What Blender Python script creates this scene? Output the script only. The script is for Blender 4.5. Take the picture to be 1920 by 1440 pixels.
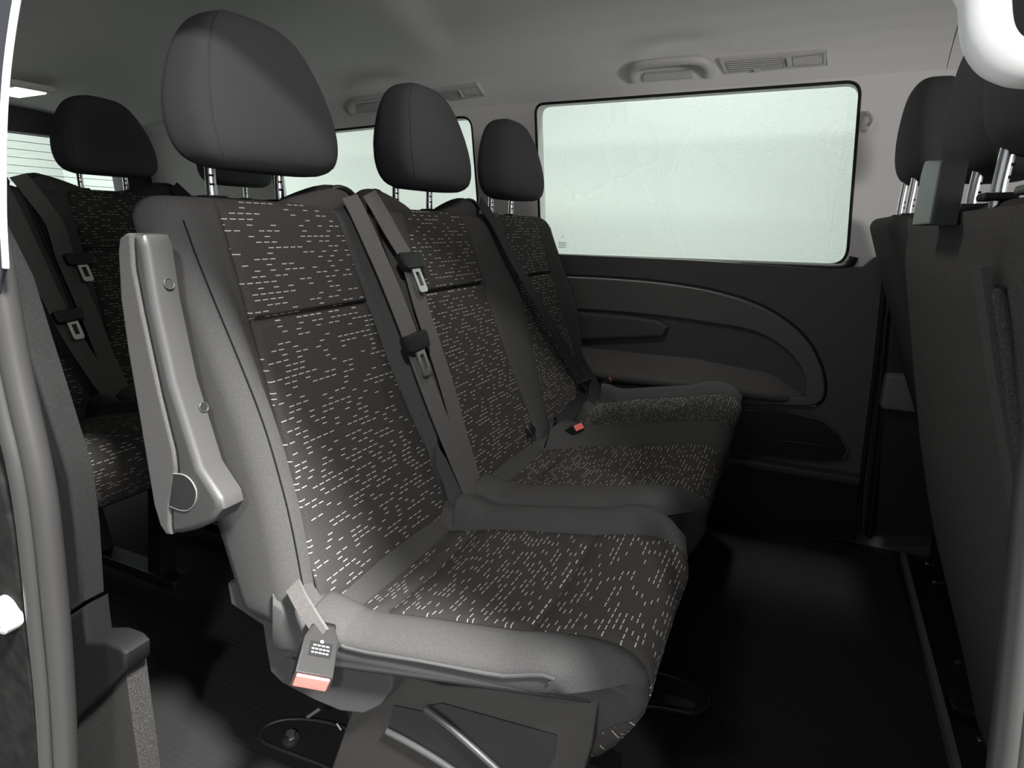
import bpy, bmesh, math, random
import numpy as np
from mathutils import Vector, Matrix
random.seed(4)
for o in list(bpy.data.objects): bpy.data.objects.remove(o)
sc = bpy.context.scene
COL = sc.collection

# ------------------------------------------------------------------ camera
FPX = 1120.0
CAM = np.array([0.0, 0.0, 0.95])
RW = np.array([[0.90590661, 0.11680563, -0.40704995],
               [0.42332114, -0.22341949, 0.8779994],
               [0.01161238, -0.96769831, -0.25184348]])
cd = bpy.data.cameras.new('camera'); cam = bpy.data.objects.new('camera', cd); COL.objects.link(cam)
cd.sensor_width = 36; cd.lens = FPX / 1920 * 36; cd.clip_start = 0.02; cd.clip_end = 60
M = Matrix.Identity(4)
for r in range(3):
    M[r][0] = RW[r, 0]; M[r][1] = -RW[r, 1]; M[r][2] = -RW[r, 2]; M[r][3] = CAM[r]
cam.matrix_world = M
sc.camera = cam

def on(u, v, axis, val):
    """point where the sight line of a photo pixel meets the plane axis=val"""
    d = RW @ np.array([(u - 960) / FPX, (v - 720) / FPX, 1.0])
    return CAM + d * (val - CAM[axis]) / d[axis]
def at(u, v, depth):
    return CAM + (RW @ np.array([(u - 960) / FPX, (v - 720) / FPX, 1.0])) * depth

# ------------------------------------------------------------------ light and exposure
w = bpy.data.worlds.new('world'); sc.world = w; w.use_nodes = True
w.node_tree.nodes['Background'].inputs[0].default_value = (0.90, 0.96, 1.06, 1)
w.node_tree.nodes['Background'].inputs[1].default_value = 0.6
def area_light(name, loc, target, size, power, color=(1, 1, 1), size_y=None, spread=180):
    l = bpy.data.lights.new(name, 'AREA'); l.energy = power; l.color = color; l.size = size; l.spread = math.radians(spread)
    if size_y: l.shape = 'RECTANGLE'; l.size_y = size_y
    else: l.shape = 'DISK'
    o = bpy.data.objects.new(name, l); COL.objects.link(o); o.location = loc
    o.rotation_euler = (Vector(target) - Vector(loc)).to_track_quat('-Z', 'Y').to_euler()
    return o
area_light('garage_lamp_door_side', (1.2, -1.85, 2.75), (-0.3, 0.8, 0.7), 0.20, 105, (1, 0.985, 0.96))
area_light('front_fill_light', (3.0, -1.05, 0.88), (-0.5, 0.9, 1.05), 0.8, 57, (1, 0.98, 0.955))  # added unseen light that lifts the headliner and forward-facing surfaces
area_light('garage_lamp_overhead', (1.3, -0.18, 2.95), (-0.4, 0.40, 0.6), 0.36, 142, (1, 0.99, 0.97), None, 80)
area_light('side_wall_fill_light', (-0.4, 2.20, 4.6), (-0.4, 2.72, 1.0), 0.25, 345, (0.95, 1, 0.97), 5.0, 70)  # added unseen light that brightens the plaster outside the side windows
area_light('rear_wall_fill_light', (-3.6, 0.8, 3.0), (-4.6, 0.8, 1.0), 0.6, 420, (0.95, 1, 0.97), 3.0)  # added unseen light for the plaster behind the rear window
vs = sc.view_settings
vs.view_transform = 'Standard'; vs.look = 'None'; vs.gamma = 1; vs.use_curve_mapping = False
vs.exposure = 0.0

# ------------------------------------------------------------------ materials
def new_mat(name):
    m = bpy.data.materials.new(name); m.use_nodes = True
    nt = m.node_tree; b = nt.nodes['Principled BSDF']
    return m, nt, b
def mat(name, col, rough=0.5, metal=0.0, spec=0.5, noise=0.0, scale=200, bump=0.0, bscale=None, sheen=0.0, coat=0.0):
    m, nt, b = new_mat(name)
    b.inputs['Base Color'].default_value = (*col, 1)
    b.inputs['Roughness'].default_value = rough; b.inputs['Metallic'].default_value = metal
    b.inputs['Specular IOR Level'].default_value = spec
    b.inputs['Sheen Weight'].default_value = sheen
    b.inputs['Coat Weight'].default_value = coat
    if noise or bump:
        tc = nt.nodes.new('ShaderNodeTexCoord'); n = nt.nodes.new('ShaderNodeTexNoise')
        n.inputs['Scale'].default_value = scale; n.inputs['Detail'].default_value = 3
        nt.links.new(tc.outputs['Object'], n.inputs['Vector'])
        if noise:
            mr = nt.nodes.new('ShaderNodeMapRange'); mr.inputs[3].default_value = 1 - noise; mr.inputs[4].default_value = 1 + noise
            mr.inputs[1].default_value = 0.3; mr.inputs[2].default_value = 0.7
            nt.links.new(n.outputs['Fac'], mr.inputs[0])
            mx = nt.nodes.new('ShaderNodeMix'); mx.data_type = 'RGBA'; mx.blend_type = 'MULTIPLY'; mx.inputs[0].default_value = 1
            mx.inputs[6].default_value = (*col, 1); nt.links.new(mr.outputs[0], mx.inputs[7])
            nt.links.new(mx.outputs[2], b.inputs['Base Color'])
        if bump:
            bp = nt.nodes.new('ShaderNodeBump'); bp.inputs['Strength'].default_value = bump; bp.inputs['Distance'].default_value = 0.002
            src = n
            if bscale:
                src = nt.nodes.new('ShaderNodeTexNoise'); src.inputs['Scale'].default_value = bscale; src.inputs['Detail'].default_value = 3
                nt.links.new(tc.outputs['Object'], src.inputs['Vector'])
            nt.links.new(src.outputs['Fac'], bp.inputs['Height']); nt.links.new(bp.outputs[0], b.inputs['Normal'])
    return m

def dash_fabric(name, base, dash):
    """dark seat cloth with short woven pale dashes; UV in metres"""
    m, nt, b = new_mat(name); N = nt.nodes; L = nt.links
    b.inputs['Roughness'].default_value = 0.95; b.inputs['Specular IOR Level'].default_value = 0.15
    uv = N.new('ShaderNodeUVMap'); sep = N.new('ShaderNodeSeparateXYZ'); L.new(uv.outputs[0], sep.inputs[0])
    def math_(op, a, bb=None, c=None):
        n = N.new('ShaderNodeMath'); n.operation = op
        for i, x in enumerate((a, bb, c)):
            if x is None: continue
            if isinstance(x, (int, float)): n.inputs[i].default_value = x
            else: L.new(x, n.inputs[i])
        return n.outputs[0]
    v = math_('DIVIDE', sep.outputs[1], 0.0078); row = math_('FLOOR', v); fv = math_('FRACT', v)
    wn = N.new('ShaderNodeTexWhiteNoise'); wn.noise_dimensions = '1D'; L.new(row, wn.inputs['W'])
    u = math_('ADD', math_('DIVIDE', sep.outputs[0], 0.0135), math_('MULTIPLY', wn.outputs['Value'], 7.0))
    cell = math_('FLOOR', u); fu = math_('FRACT', u)
    cv = N.new('ShaderNodeCombineXYZ'); L.new(cell, cv.inputs[0]); L.new(row, cv.inputs[1])
    wn2 = N.new('ShaderNodeTexWhiteNoise'); wn2.noise_dimensions = '2D'; L.new(cv.outputs[0], wn2.inputs['Vector'])
    pres = math_('GREATER_THAN', wn2.outputs['Value'], 0.56)
    du = math_('LESS_THAN', math_('ABSOLUTE', math_('SUBTRACT', fu, 0.5)), 0.35)
    dv = math_('LESS_THAN', math_('ABSOLUTE', math_('SUBTRACT', fv, 0.5)), 0.085)
    fac = math_('MULTIPLY', math_('MULTIPLY', pres, du), dv)
    tc = N.new('ShaderNodeTexCoord'); n = N.new('ShaderNodeTexNoise'); n.inputs['Scale'].default_value = 900
    L.new(tc.outputs['Object'], n.inputs['Vector'])
    mr = N.new('ShaderNodeMapRange'); mr.inputs[1].default_value = 0.3; mr.inputs[2].default_value = 0.7
    mr.inputs[3].default_value = 0.75; mr.inputs[4].default_value = 1.25; L.new(n.outputs['Fac'], mr.inputs[0])
    mm = N.new('ShaderNodeMix'); mm.data_type = 'RGBA'; mm.blend_type = 'MULTIPLY'; mm.inputs[0].default_value = 1
    mm.inputs[6].default_value = (*base, 1); L.new(mr.outputs[0], mm.inputs[7])
    mx = N.new('ShaderNodeMix'); mx.data_type = 'RGBA'; L.new(fac, mx.inputs[0])
    L.new(mm.outputs[2], mx.inputs[6]); mx.inputs[7].default_value = (*dash, 1)
    L.new(mx.outputs[2], b.inputs['Base Color'])
    return m

FAB = mat('seat_cloth', (0.048, 0.0472, 0.0466), 0.95, spec=0.08, noise=0.25, scale=900)
HEADC = mat('headrest_cloth', (0.062, 0.0612, 0.0645), 0.95, spec=0.08, noise=0.12, scale=900)
DASH = dash_fabric('dashed_seat_cloth', (0.037, 0.0345, 0.033), (0.38, 0.36, 0.33))
CARPET = mat('back_carpet', (0.075, 0.072, 0.070), 1.0, spec=0.1, noise=0.45, scale=700, bump=0.5, bscale=500)
GCARP = mat('grey_carpet', (0.028, 0.027, 0.026), 1.0, spec=0.1, noise=0.6, scale=500, bump=0.6)
PADC = mat('armrest_cloth', (0.052, 0.051, 0.050), 0.95, spec=0.08, noise=0.3, scale=900)
PLAST = mat('dark_plastic', (0.014, 0.0137, 0.0135), 0.5, spec=0.5, noise=0.08, scale=400, bump=0.12, bscale=900)
PLASTG = mat('grey_plastic', (0.037, 0.0366, 0.0362), 0.40, spec=0.38, bump=0.12, scale=900)
BLACKP = mat('black_plastic', (0.007, 0.007, 0.007), 0.4, spec=0.4)
DOORP = mat('door_panel_plastic', (0.07, 0.0675, 0.066), 0.55, spec=0.4, bump=0.1, scale=1200)
DOORL = mat('door_moulding', (0.105, 0.101, 0.098), 0.6, spec=0.4, bump=0.1, scale=1200)
RUBBER = mat('rubber_seal', (0.024, 0.0234, 0.0228), 0.45, spec=0.5)
BLKRUB = mat('black_rubber', (0.010, 0.010, 0.010), 0.6, spec=0.3)
HEADL = mat('headliner', (0.66, 0.648, 0.635), 1.0, spec=0.1, noise=0.05, scale=600)
PILLAR = mat('pillar_trim', (0.68, 0.66, 0.64), 0.7, spec=0.3, noise=0.03, scale=800)
HANDLEM = mat('handle_grey', (0.50, 0.488, 0.478), 0.55, spec=0.4)
VENTM = mat('vent_grey', (0.52, 0.508, 0.497), 0.6, spec=0.3)
DARKGAP = mat('dark_gap', (0.01, 0.01, 0.01), 0.8, spec=0.2)
CHROME = mat('steel', (0.72, 0.71, 0.70), 0.25, metal=1.0)
DSTEEL = mat('dark_steel', (0.10, 0.10, 0.10), 0.35, metal=0.8)
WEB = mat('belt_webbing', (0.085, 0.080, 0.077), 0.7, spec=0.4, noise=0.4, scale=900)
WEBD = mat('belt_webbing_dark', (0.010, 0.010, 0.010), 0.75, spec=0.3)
RED = mat('red_button', (0.60, 0.13, 0.11), 0.4)
WHITEP = mat('pale_plastic', (0.85, 0.84, 0.83), 0.45, spec=0.4)
PIPE = mat('piping', (0.05, 0.05, 0.05), 0.9, spec=0.2)
STRIPM = mat('strap_cloth', (0.085, 0.082, 0.08), 0.95, spec=0.1, noise=0.3, scale=700)
RIMG = mat('rim_grey', (0.13, 0.128, 0.126), 0.5)
THREAD = mat('seam_thread', (0.008, 0.008, 0.008), 0.9, spec=0.1)
LABELW = mat('label_print', (0.6, 0.6, 0.6), 0.6)

def floor_mat():
    m, nt, b = new_mat('ribbed_rubber_floor'); N = nt.nodes; L = nt.links
    b.inputs['Base Color'].default_value = (0.013, 0.013, 0.013, 1); b.inputs['Roughness'].default_value = 0.7
    b.inputs['Specular IOR Level'].default_value = 0.15
    tc = N.new('ShaderNodeTexCoord'); mp = N.new('ShaderNodeMapping'); mp.inputs['Scale'].default_value = (6, 160, 1)
    mp.inputs['Rotation'].default_value = (0, 0, math.radians(8))
    n = N.new('ShaderNodeTexNoise'); n.inputs['Scale'].default_value = 1; n.inputs['Detail'].default_value = 4
    L.new(tc.outputs['Object'], mp.inputs[0]); L.new(mp.outputs[0], n.inputs['Vector'])
    bp = N.new('ShaderNodeBump'); bp.inputs['Strength'].default_value = 0.6; bp.inputs['Distance'].default_value = 0.003
    L.new(n.outputs['Fac'], bp.inputs['Height']); L.new(bp.outputs[0], b.inputs['Normal'])
    return m
FLOORM = floor_mat()

def plaster():
    m, nt, b = new_mat('white_plaster'); N = nt.nodes; L = nt.links
    b.inputs['Roughness'].default_value = 0.95; b.inputs['Specular IOR Level'].default_value = 0.1
    b.inputs['Base Color'].default_value = (0.34, 0.355, 0.34, 1)
    tc = N.new('ShaderNodeTexCoord'); mp = N.new('ShaderNodeMapping'); mp.inputs['Scale'].default_value = (1, 1, 1.8)
    n = N.new('ShaderNodeTexNoise'); n.inputs['Scale'].default_value = 150; n.inputs['Detail'].default_value = 5; n.inputs['Roughness'].default_value = 0.62
    L.new(tc.outputs['Object'], mp.inputs[0]); L.new(mp.outputs[0], n.inputs['Vector'])
    bp = N.new('ShaderNodeBump'); bp.inputs['Strength'].default_value = 0.30; bp.inputs['Distance'].default_value = 0.004
    L.new(n.outputs['Fac'], bp.inputs['Height']); L.new(bp.outputs[0], b.inputs['Normal'])
    return m
PLASTER = plaster()

def glass(name, tint, refl=0.05):
    m = bpy.data.materials.new(name); m.use_nodes = True; nt = m.node_tree; N = nt.nodes; L = nt.links
    N.remove(N['Principled BSDF'])
    t = N.new('ShaderNodeBsdfTransparent'); t.inputs[0].default_value = (*tint, 1)
    g = N.new('ShaderNodeBsdfGlossy'); g.inputs['Roughness'].default_value = 0.02
    mx = N.new('ShaderNodeMixShader'); mx.inputs[0].default_value = refl
    L.new(t.outputs[0], mx.inputs[1]); L.new(g.outputs[0], mx.inputs[2]); L.new(mx.outputs[0], N['Material Output'].inputs[0])
    return m
GLASS = glass('window_glass', (0.90, 0.955, 0.92))
LAMPM, _nt, _b = new_mat('lamp_lens')
_b.inputs['Emission Color'].default_value = (1, 0.94, 0.88, 1); _b.inputs['Emission Strength'].default_value = 3.0

# ------------------------------------------------------------------ helpers
def link(name, me, parent=None):
    o = bpy.data.objects.new(name, me); COL.objects.link(o)
    if parent: o.parent = parent
    return o
def mesh(name, verts, faces, m, parent=None, smooth=True, uv=None, sharp=None):
    me = bpy.data.meshes.new(name); me.from_pydata([tuple(map(float, v)) for v in verts], [], faces); me.validate(); me.update()
    if uv is not None:
        l = me.uv_layers.new(name='UVMap')
        for lp in me.loops: l.data[lp.index].uv = uv[lp.vertex_index]
    bm = bmesh.new(); bm.from_mesh(me); bmesh.ops.recalc_face_normals(bm, faces=bm.faces); bm.to_mesh(me); bm.free()
    me.materials.append(m)
    if smooth:
        me.shade_smooth()
        if sharp: me.set_sharp_from_angle(angle=math.radians(sharp))
    return link(name, me, parent)
def from_bm(name, bm, m, parent=None, smooth=True, sharp=35):
    bmesh.ops.recalc_face_normals(bm, faces=bm.faces)
    me = bpy.data.meshes.new(name); bm.to_mesh(me); bm.free(); me.materials.append(m)
    if smooth: me.shade_smooth(); me.set_sharp_from_angle(angle=math.radians(sharp))
    o = link(name, me, parent)
    if smooth:
        wm = o.modifiers.new('flat_faces', 'WEIGHTED_NORMAL'); wm.keep_sharp = True; wm.weight = 90
    return o
def empty(name, loc, label, cat, group=None):
    o = bpy.data.objects.new(name, None); COL.objects.link(o); o.location = loc; o.empty_display_size = 0.05
    o['label'] = label; o['category'] = cat
    if group: o['group'] = group
    return o
def tag(o, label=None, cat=None, group=None, kind=None):
    if label: o['label'] = label
    if cat: o['category'] = cat
    if group: o['group'] = group
    if kind: o['kind'] = kind
    return o
def struct(o, label=None):
    o['kind'] = 'structure'
    if label: o['label'] = label
    return o
def tube_geo(path, rad, n=10, closed=False, cap=True, squash=None):
    """verts/faces of a tube; rad float or list; squash=(a,b) elliptical half axes multipliers"""
    P = [Vector(p) for p in path]; K = len(P); V = []; F = []
    T = []
    for i in range(K):
        a = P[(i - 1) % K] if (closed or i > 0) else P[i]; b = P[(i + 1) % K] if (closed or i < K - 1) else P[i]
        T.append((b - a).normalized())
    up = Vector((0, 0, 1))
    if abs(T[0].dot(up)) > 0.9: up = Vector((1, 0, 0))
    nrm = (up - T[0] * up.dot(T[0])).normalized()
    for i in range(K):
        nrm = (nrm - T[i] * nrm.dot(T[i])).normalized(); bn = T[i].cross(nrm)
        r = rad[i] if isinstance(rad, (list, tuple)) else rad
        sa, sb = squash or (1, 1)
        for k in range(n):
            a = 2 * math.pi * k / n
            V.append(P[i] + nrm * (r * sa * math.cos(a)) + bn * (r * sb * math.sin(a)))
    for i in range(K if closed else K - 1):
        j = (i + 1) % K
        for k in range(n):
            F.append((i * n + k, i * n + (k + 1) % n, j * n + (k + 1) % n, j * n + k))
    if cap and not closed:
        F.append(tuple(range(n - 1, -1, -1))); F.append(tuple((K - 1) * n + k for k in range(n)))
    return V, F
def tube(name, path, rad, m, parent=None, n=10, closed=False, squash=None):
    V, F = tube_geo(path, rad, n, closed, True, squash)
    return mesh(name, V, F, m, parent, sharp=60)
def smooth_path(pts, n=6, closed=False):
    P = [Vector(p) for p in pts]; out = []; K = len(P)
    rng = K if closed else K - 1
    for i in range(rng):
        p0 = P[i - 1] if (closed or i > 0) else P[i]; p1 = P[i]; p2 = P[(i + 1) % K]
        p3 = P[(i + 2) % K] if (closed or i + 2 < K) else P[(i + 1) % K]
        for k in range(n):
            t = k / n
            out.append(0.5 * ((2 * p1) + (p2 - p0) * t + (2 * p0 - 5 * p1 + 4 * p2 - p3) * t * t + (3 * p1 - p0 - 3 * p2 + p3) * t ** 3))
    if not closed: out.append(P[-1])
    return out
def ribbon(name, path, width_dir, width, thick, m, parent=None):
    """flat strap along path; width_dir a vector or list of vectors"""
    P = [Vector(p) for p in path]; V = []; F = []; K = len(P)
    for i in range(K):
        T = (P[min(i + 1, K - 1)] - P[max(i - 1, 0)]).normalized()
        wd = Vector(width_dir[i] if isinstance(width_dir, list) else width_dir)
        wd = (wd - T * wd.dot(T)).normalized(); nn = T.cross(wd)
        for a, b in ((-.5, -.5), (.5, -.5), (.5, .5), (-.5, .5)):
            V.append(P[i] + wd * (width * a) + nn * (thick * b))
    for i in range(K - 1):
        for k in range(4): F.append((i * 4 + k, i * 4 + (k + 1) % 4, i * 4 + 4 + (k + 1) % 4, i * 4 + 4 + k))
    F.append((3, 2, 1, 0)); F.append(tuple((K - 1) * 4 + k for k in range(4)))
    return mesh(name, V, F, m, parent, sharp=40)
def rbox_bm(size, bev=0.004, seg=2):
    bm = bmesh.new(); bmesh.ops.create_cube(bm, size=1)
    bmesh.ops.scale(bm, vec=size, verts=bm.verts)
    if bev: bmesh.ops.bevel(bm, geom=bm.edges[:], offset=bev, segments=seg, profile=0.5, affect='EDGES')
    return bm
def box(name, c, size, m, parent=None, bev=0.004, rot=None):
    bm = rbox_bm(size, bev)
    mt = Matrix.Translation(Vector(c))
    if rot is not None: mt = mt @ (rot if isinstance(rot, Matrix) else Matrix.Rotation(rot[0], 4, rot[1]))
    bmesh.ops.transform(bm, matrix=mt, verts=bm.verts)
    return from_bm(name, bm, m, parent)
def plate_bm(outline, thick, axes, bev=0.003, seg=2):
    """outline: 2-D points; axes=(origin, ex, ey, en): solid slab of thickness along en (starting at the outline)"""
    o, ex, ey, en = [Vector(a) for a in axes]
    bm = bmesh.new()
    vs_ = [bm.verts.new(o + ex * p[0] + ey * p[1]) for p in outline]
    f = bm.faces.new(vs_)
    r = bmesh.ops.extrude_face_region(bm, geom=[f]); nv = [g for g in r['geom'] if isinstance(g, bmesh.types.BMVert)]
    bmesh.ops.translate(bm, vec=en * thick, verts=nv)
    if bev:
        top = [e for e in bm.edges if all(v in nv for v in e.verts)]
        bmesh.ops.bevel(bm, geom=top, offset=bev, segments=seg, profile=0.5, affect='EDGES', clamp_overlap=True)
    return bm
XZ = lambda y, s=-1: ((0, y, 0), (1, 0, 0), (0, 0, 1), (0, s, 0))
def dup(root, loc, label, group=None):
    r = root.copy(); COL.objects.link(r); r.location = loc; r['label'] = label
    if group: r['group'] = group
    for ch in list(root.children):
        c = ch.copy(); COL.objects.link(c); c.parent = r
        for g in list(ch.children):
            d = g.copy(); COL.objects.link(d); d.parent = c
    return r
def sstep(a, b, x):
    t = min(max((x - a) / (b - a), 0), 1); return t * t * (3 - 2 * t)
def lerp(a, b, t): return a + (b - a) * t
def interp(x, xs, ys): return float(np.interp(x, xs, ys))

# ================================================================== STRUCTURE
FLZ = 0.05
def wall_y(z): return 1.90 - (z - 0.86) * 0.10          # leaning upper side wall
WN = np.array([0, 1.0, 0.10]); WP = np.array([0, 1.90, 0.86])
def onw(u, v, off=0.0):
    d = RW @ np.array([(u - 960) / FPX, (v - 720) / FPX, 1.0])
    k = ((WP - CAM) @ WN + off) / (d @ WN)
    return CAM + d * k
def rounded_poly(pts, r, n=6):
    """2-D polygon with rounded corners; r one value or a list"""
    out = []; K = len(pts)
    for i in range(K):
        p0 = np.array(pts[i - 1], float); p1 = np.array(pts[i], float); p2 = np.array(pts[(i + 1) % K], float)
        rr = r[i] if isinstance(r, (list, tuple)) else r
        if rr <= 0: out.append(tuple(p1)); continue
        a = (p0 - p1) / np.linalg.norm(p0 - p1); b = (p2 - p1) / np.linalg.norm(p2 - p1)
        s = p1 + a * rr; e = p1 + b * rr
        for k in range(n + 1):
            t = k / n; out.append(tuple((1 - t) ** 2 * s + 2 * t * (1 - t) * p1 + t * t * e))
    return out
def holed_sheet(name, outer, holes, to3d, thick_vec, m, parent=None):
    bm = bmesh.new()
    for loop in [outer] + holes:
        vv = [bm.verts.new(to3d(*p)) for p in loop]
        for i in range(len(vv)): bm.edges.new((vv[i], vv[(i + 1) % len(vv)]))
    bmesh.ops.triangle_fill(bm, use_beauty=True, edges=bm.edges[:])
    r = bmesh.ops.extrude_face_region(bm, geom=bm.faces[:])
    bmesh.ops.translate(bm, vec=thick_vec, verts=[g for g in r['geom'] if isinstance(g, bmesh.types.BMVert)])
    return from_bm(name, bm, m, parent, smooth=True, sharp=30)

# floor of the van, and the garage floor outside it
fl = box('floor', (-0.6, 1.12, FLZ - 0.06), (4.3, 1.62, 0.12), FLOORM, bev=0.0); struct(fl, 'black ribbed rubber van floor')
gf = box('floor', (-0.5, 0, -0.47), (14, 12, 0.06), mat('garage_concrete', (0.16, 0.16, 0.155), 0.8, noise=0.1, scale=6), bev=0.0); struct(gf, 'grey concrete garage floor outside the van')
# garage walls seen through the windows
gw = box('wall_outside', (-1.0, 2.85, 1.2), (9.0, 0.1, 4.2), PLASTER, bev=0.0); struct(gw, 'rough white plaster garage wall behind the side windows')
gr = box('wall_rear', (-5.0, 0.0, 1.2), (0.1, 6.0, 4.2), PLASTER, bev=0.0); struct(gr, 'white plaster garage wall behind the rear window')

# side wall with the two window openings, pale pillars
W1 = rounded_poly([tuple(onw(*p)[[0, 2]]) for p in ((1003, 195), (1615, 151), (1588, 498), (1013, 477))], [0.03, 0.035, 0.05, 0.03], 8)
W2 = rounded_poly([tuple(p) for p in ((-1.93, 1.285), (-1.02, 1.305), (-1.005, 0.88), (-1.93, 0.88))], 0.04, 8)
pw = lambda x, z: (x, wall_y(z), z)
sw = holed_sheet('wall_far', [(-2.7, 0.80), (1.6, 0.80), (1.6, 1.46), (-2.7, 1.46)], [W1, W2], pw, (0, 0.06, 0), PILLAR); struct(sw, 'pale grey pillar trim around the side windows')
for k, (Wn, nm) in enumerate(((W1, 'window_1'), (W2, 'window_2'))):
    wroot = bpy.data.objects.new(nm, None); COL.objects.link(wroot); struct(wroot, ['large side window beside the seats, white plaster behind it', 'rear quarter side window seen between the headrests'][k])
    bm = bmesh.new(); ff = bm.faces.new([bm.verts.new((x, wall_y(z) + 0.030, z)) for x, z in Wn])
    from_bm('pane', bm, GLASS, wroot, smooth=False)
    fr = [(x, wall_y(z) + 0.003, z) for x, z in Wn]
    tube('window_seal', fr, 0.0045, BLKRUB, wroot, n=8, closed=True)
# small etched maker marks low in the pane corner
wk = [o for o in COL.objects if o.name == 'window_1'][0]
for i in range(5):
    a = onw(1047, 451 + i * 3.2, 0.026); b = onw(1062, 451.3 + i * 3.2, 0.026)
    if i == 0: a, b = onw(1053, 444, 0.026), onw(1057, 444, 0.026)
    c = (a + b) / 2
    box('pane_mark', c, (abs(b[0] - a[0]), 0.001, 0.0018), mat('etched_mark', (0.16, 0.18, 0.16), 0.8) if i == 0 else bpy.data.materials['etched_mark'], wk, bev=0)

# lower dark side panel (inner skin of the far sliding door and of the body behind it)
PY = 1.895
lp = box('wall_far', (-0.55, PY + 0.05, 0.455), (4.3, 0.09, 0.81), DOORP, bev=0.0); struct(lp, 'black plastic lower side wall')
# ceiling: one curved headliner
cy = [1.857, 1.845, 1.826, 1.80, 1.765, 1.71, 1.62, 1.45, 1.2, 0.9, 0.65, 0.5, 0.42, 0.37, 0.345, 0.335]
cz = [1.320, 1.350, 1.382, 1.410, 1.433, 1.453, 1.47, 1.485, 1.495, 1.495, 1.485, 1.47, 1.45, 1.42, 1.39, 1.35]
xs = np.linspace(-2.68, 0.27, 110)
def ceil_z(x, y):
    z = interp(-y, [-v for v in cy], cz)
    z -= 0.125 * sstep(-1.5, -2.7, x) * sstep(1.9, 1.7, y)
    # shallow raised bay of the headliner between two soft steps
    z += 0.022 * sstep(-1.02, -0.90, x - 0.25 * (1.4 - y)) * sstep(1.80, 1.62, y) * sstep(0.2, 0.5, y)
    return z
yy = np.interp(np.linspace(0, 1, 70), np.linspace(0, 1, len(cy)), cy)
V = [(x, y, ceil_z(x, y)) for x in xs for y in yy]; ny = len(yy)
F = [(i * ny + j, i * ny + j + 1, (i + 1) * ny + j + 1, (i + 1) * ny + j) for i in range(len(xs) - 1) for j in range(ny - 1)]
ce = mesh('ceiling', V, F, HEADL); struct(ce, 'grey moulded headliner')
# front headliner section, starting at a visible joint line
xs2 = np.linspace(0.2712, 1.6, 24)
V = [(x, y, ceil_z(x, y) - 0.0025) for x in xs2 for y in yy]
F = [(i * ny + j, i * ny + j + 1, (i + 1) * ny + j + 1, (i + 1) * ny + j) for i in range(len(xs2) - 1) for j in range(ny - 1)]
c2 = mesh('ceiling', V, F, HEADL); struct(c2, 'front headliner section beyond the joint line')
ro = box('roof', (-0.55, 1.12, 1.56), (4.4, 1.66, 0.05), DARKGAP, bev=0.0); struct(ro, 'van roof above the headliner')
# near side: roof rail above the open door, closed body behind and in front of the opening
r1 = box('trim_1', (-0.55, 0.335, 1.46), (4.3, 0.05, 0.16), DARKGAP, bev=0.01); struct(r1, 'roof rail above the open sliding door')
n1 = box('wall_near', (-1.80, 0.36, 0.75), (1.76, 0.06, 1.40), DARKGAP, bev=0.0); struct(n1, 'closed body side behind the door opening')
n3 = box('light_block', (-1.12, 0.41, 0.75), (0.30, 0.12, 1.30), DARKGAP, bev=0.02); struct(n3, 'unseen block added behind the door opening to shade the rear row')  # out-of-view block added to keep light off the rear row
n2 = box('wall_near', (1.05, 0.36, 0.42), (1.10, 0.06, 0.74), DARKGAP, bev=0.0); struct(n2, 'closed front door below its open window line')
fw = box('wall_front', (1.62, 1.12, 0.40), (0.05, 1.62, 0.80), DARKGAP, bev=0.0); struct(fw, 'dark dashboard bulkhead under the windscreen opening')
# rear wall with the heated rear window
RX = -2.66
rw_y = rounded_poly([(0.55, 1.275), (1.735, 1.275), (1.75, 0.93), (0.55, 0.93)], 0.04, 6)
rearw = holed_sheet('wall_back', [(0.33, 0.0), (1.92, 0.0), (1.92, 1.46), (0.33, 1.46)], [rw_y], lambda y, z: (RX, y, z), (-0.07, 0, 0), mat('tailgate_trim', (0.02, 0.02, 0.022), 0.6)); struct(rearw, 'dark tailgate trim around the rear window')
w3 = bpy.data.objects.new('window_3', None); COL.objects.link(w3); struct(w3, 'rear window with fine heating lines')
bm = bmesh.new(); bm.faces.new([bm.verts.new((RX - 0.035, y, z)) for y, z in rw_y]); from_bm('pane', bm, GLASS, w3, smooth=False)
for k in range(11):
    z = 0.955 + k * 0.029
    tube('heating_line', [(RX - 0.032, 0.56, z), (RX - 0.032, 1.73, z)], 0.0011, bpy.data.materials['etched_mark'], w3, n=5)

# ================================================================== SEATS
# seat meshes are written in the middle row's own coordinates: x forward, y across from the seat's centre, z up
ORG = Vector((-0.40, 0.0, FLZ))          # root of a seat: on the floor under it
PITCH = 0.455; YN = 0.70                 # seat spacing and the near seat's centre

def shift(o):
    o.data.transform(Matrix.Translation(-ORG)); return o

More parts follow.
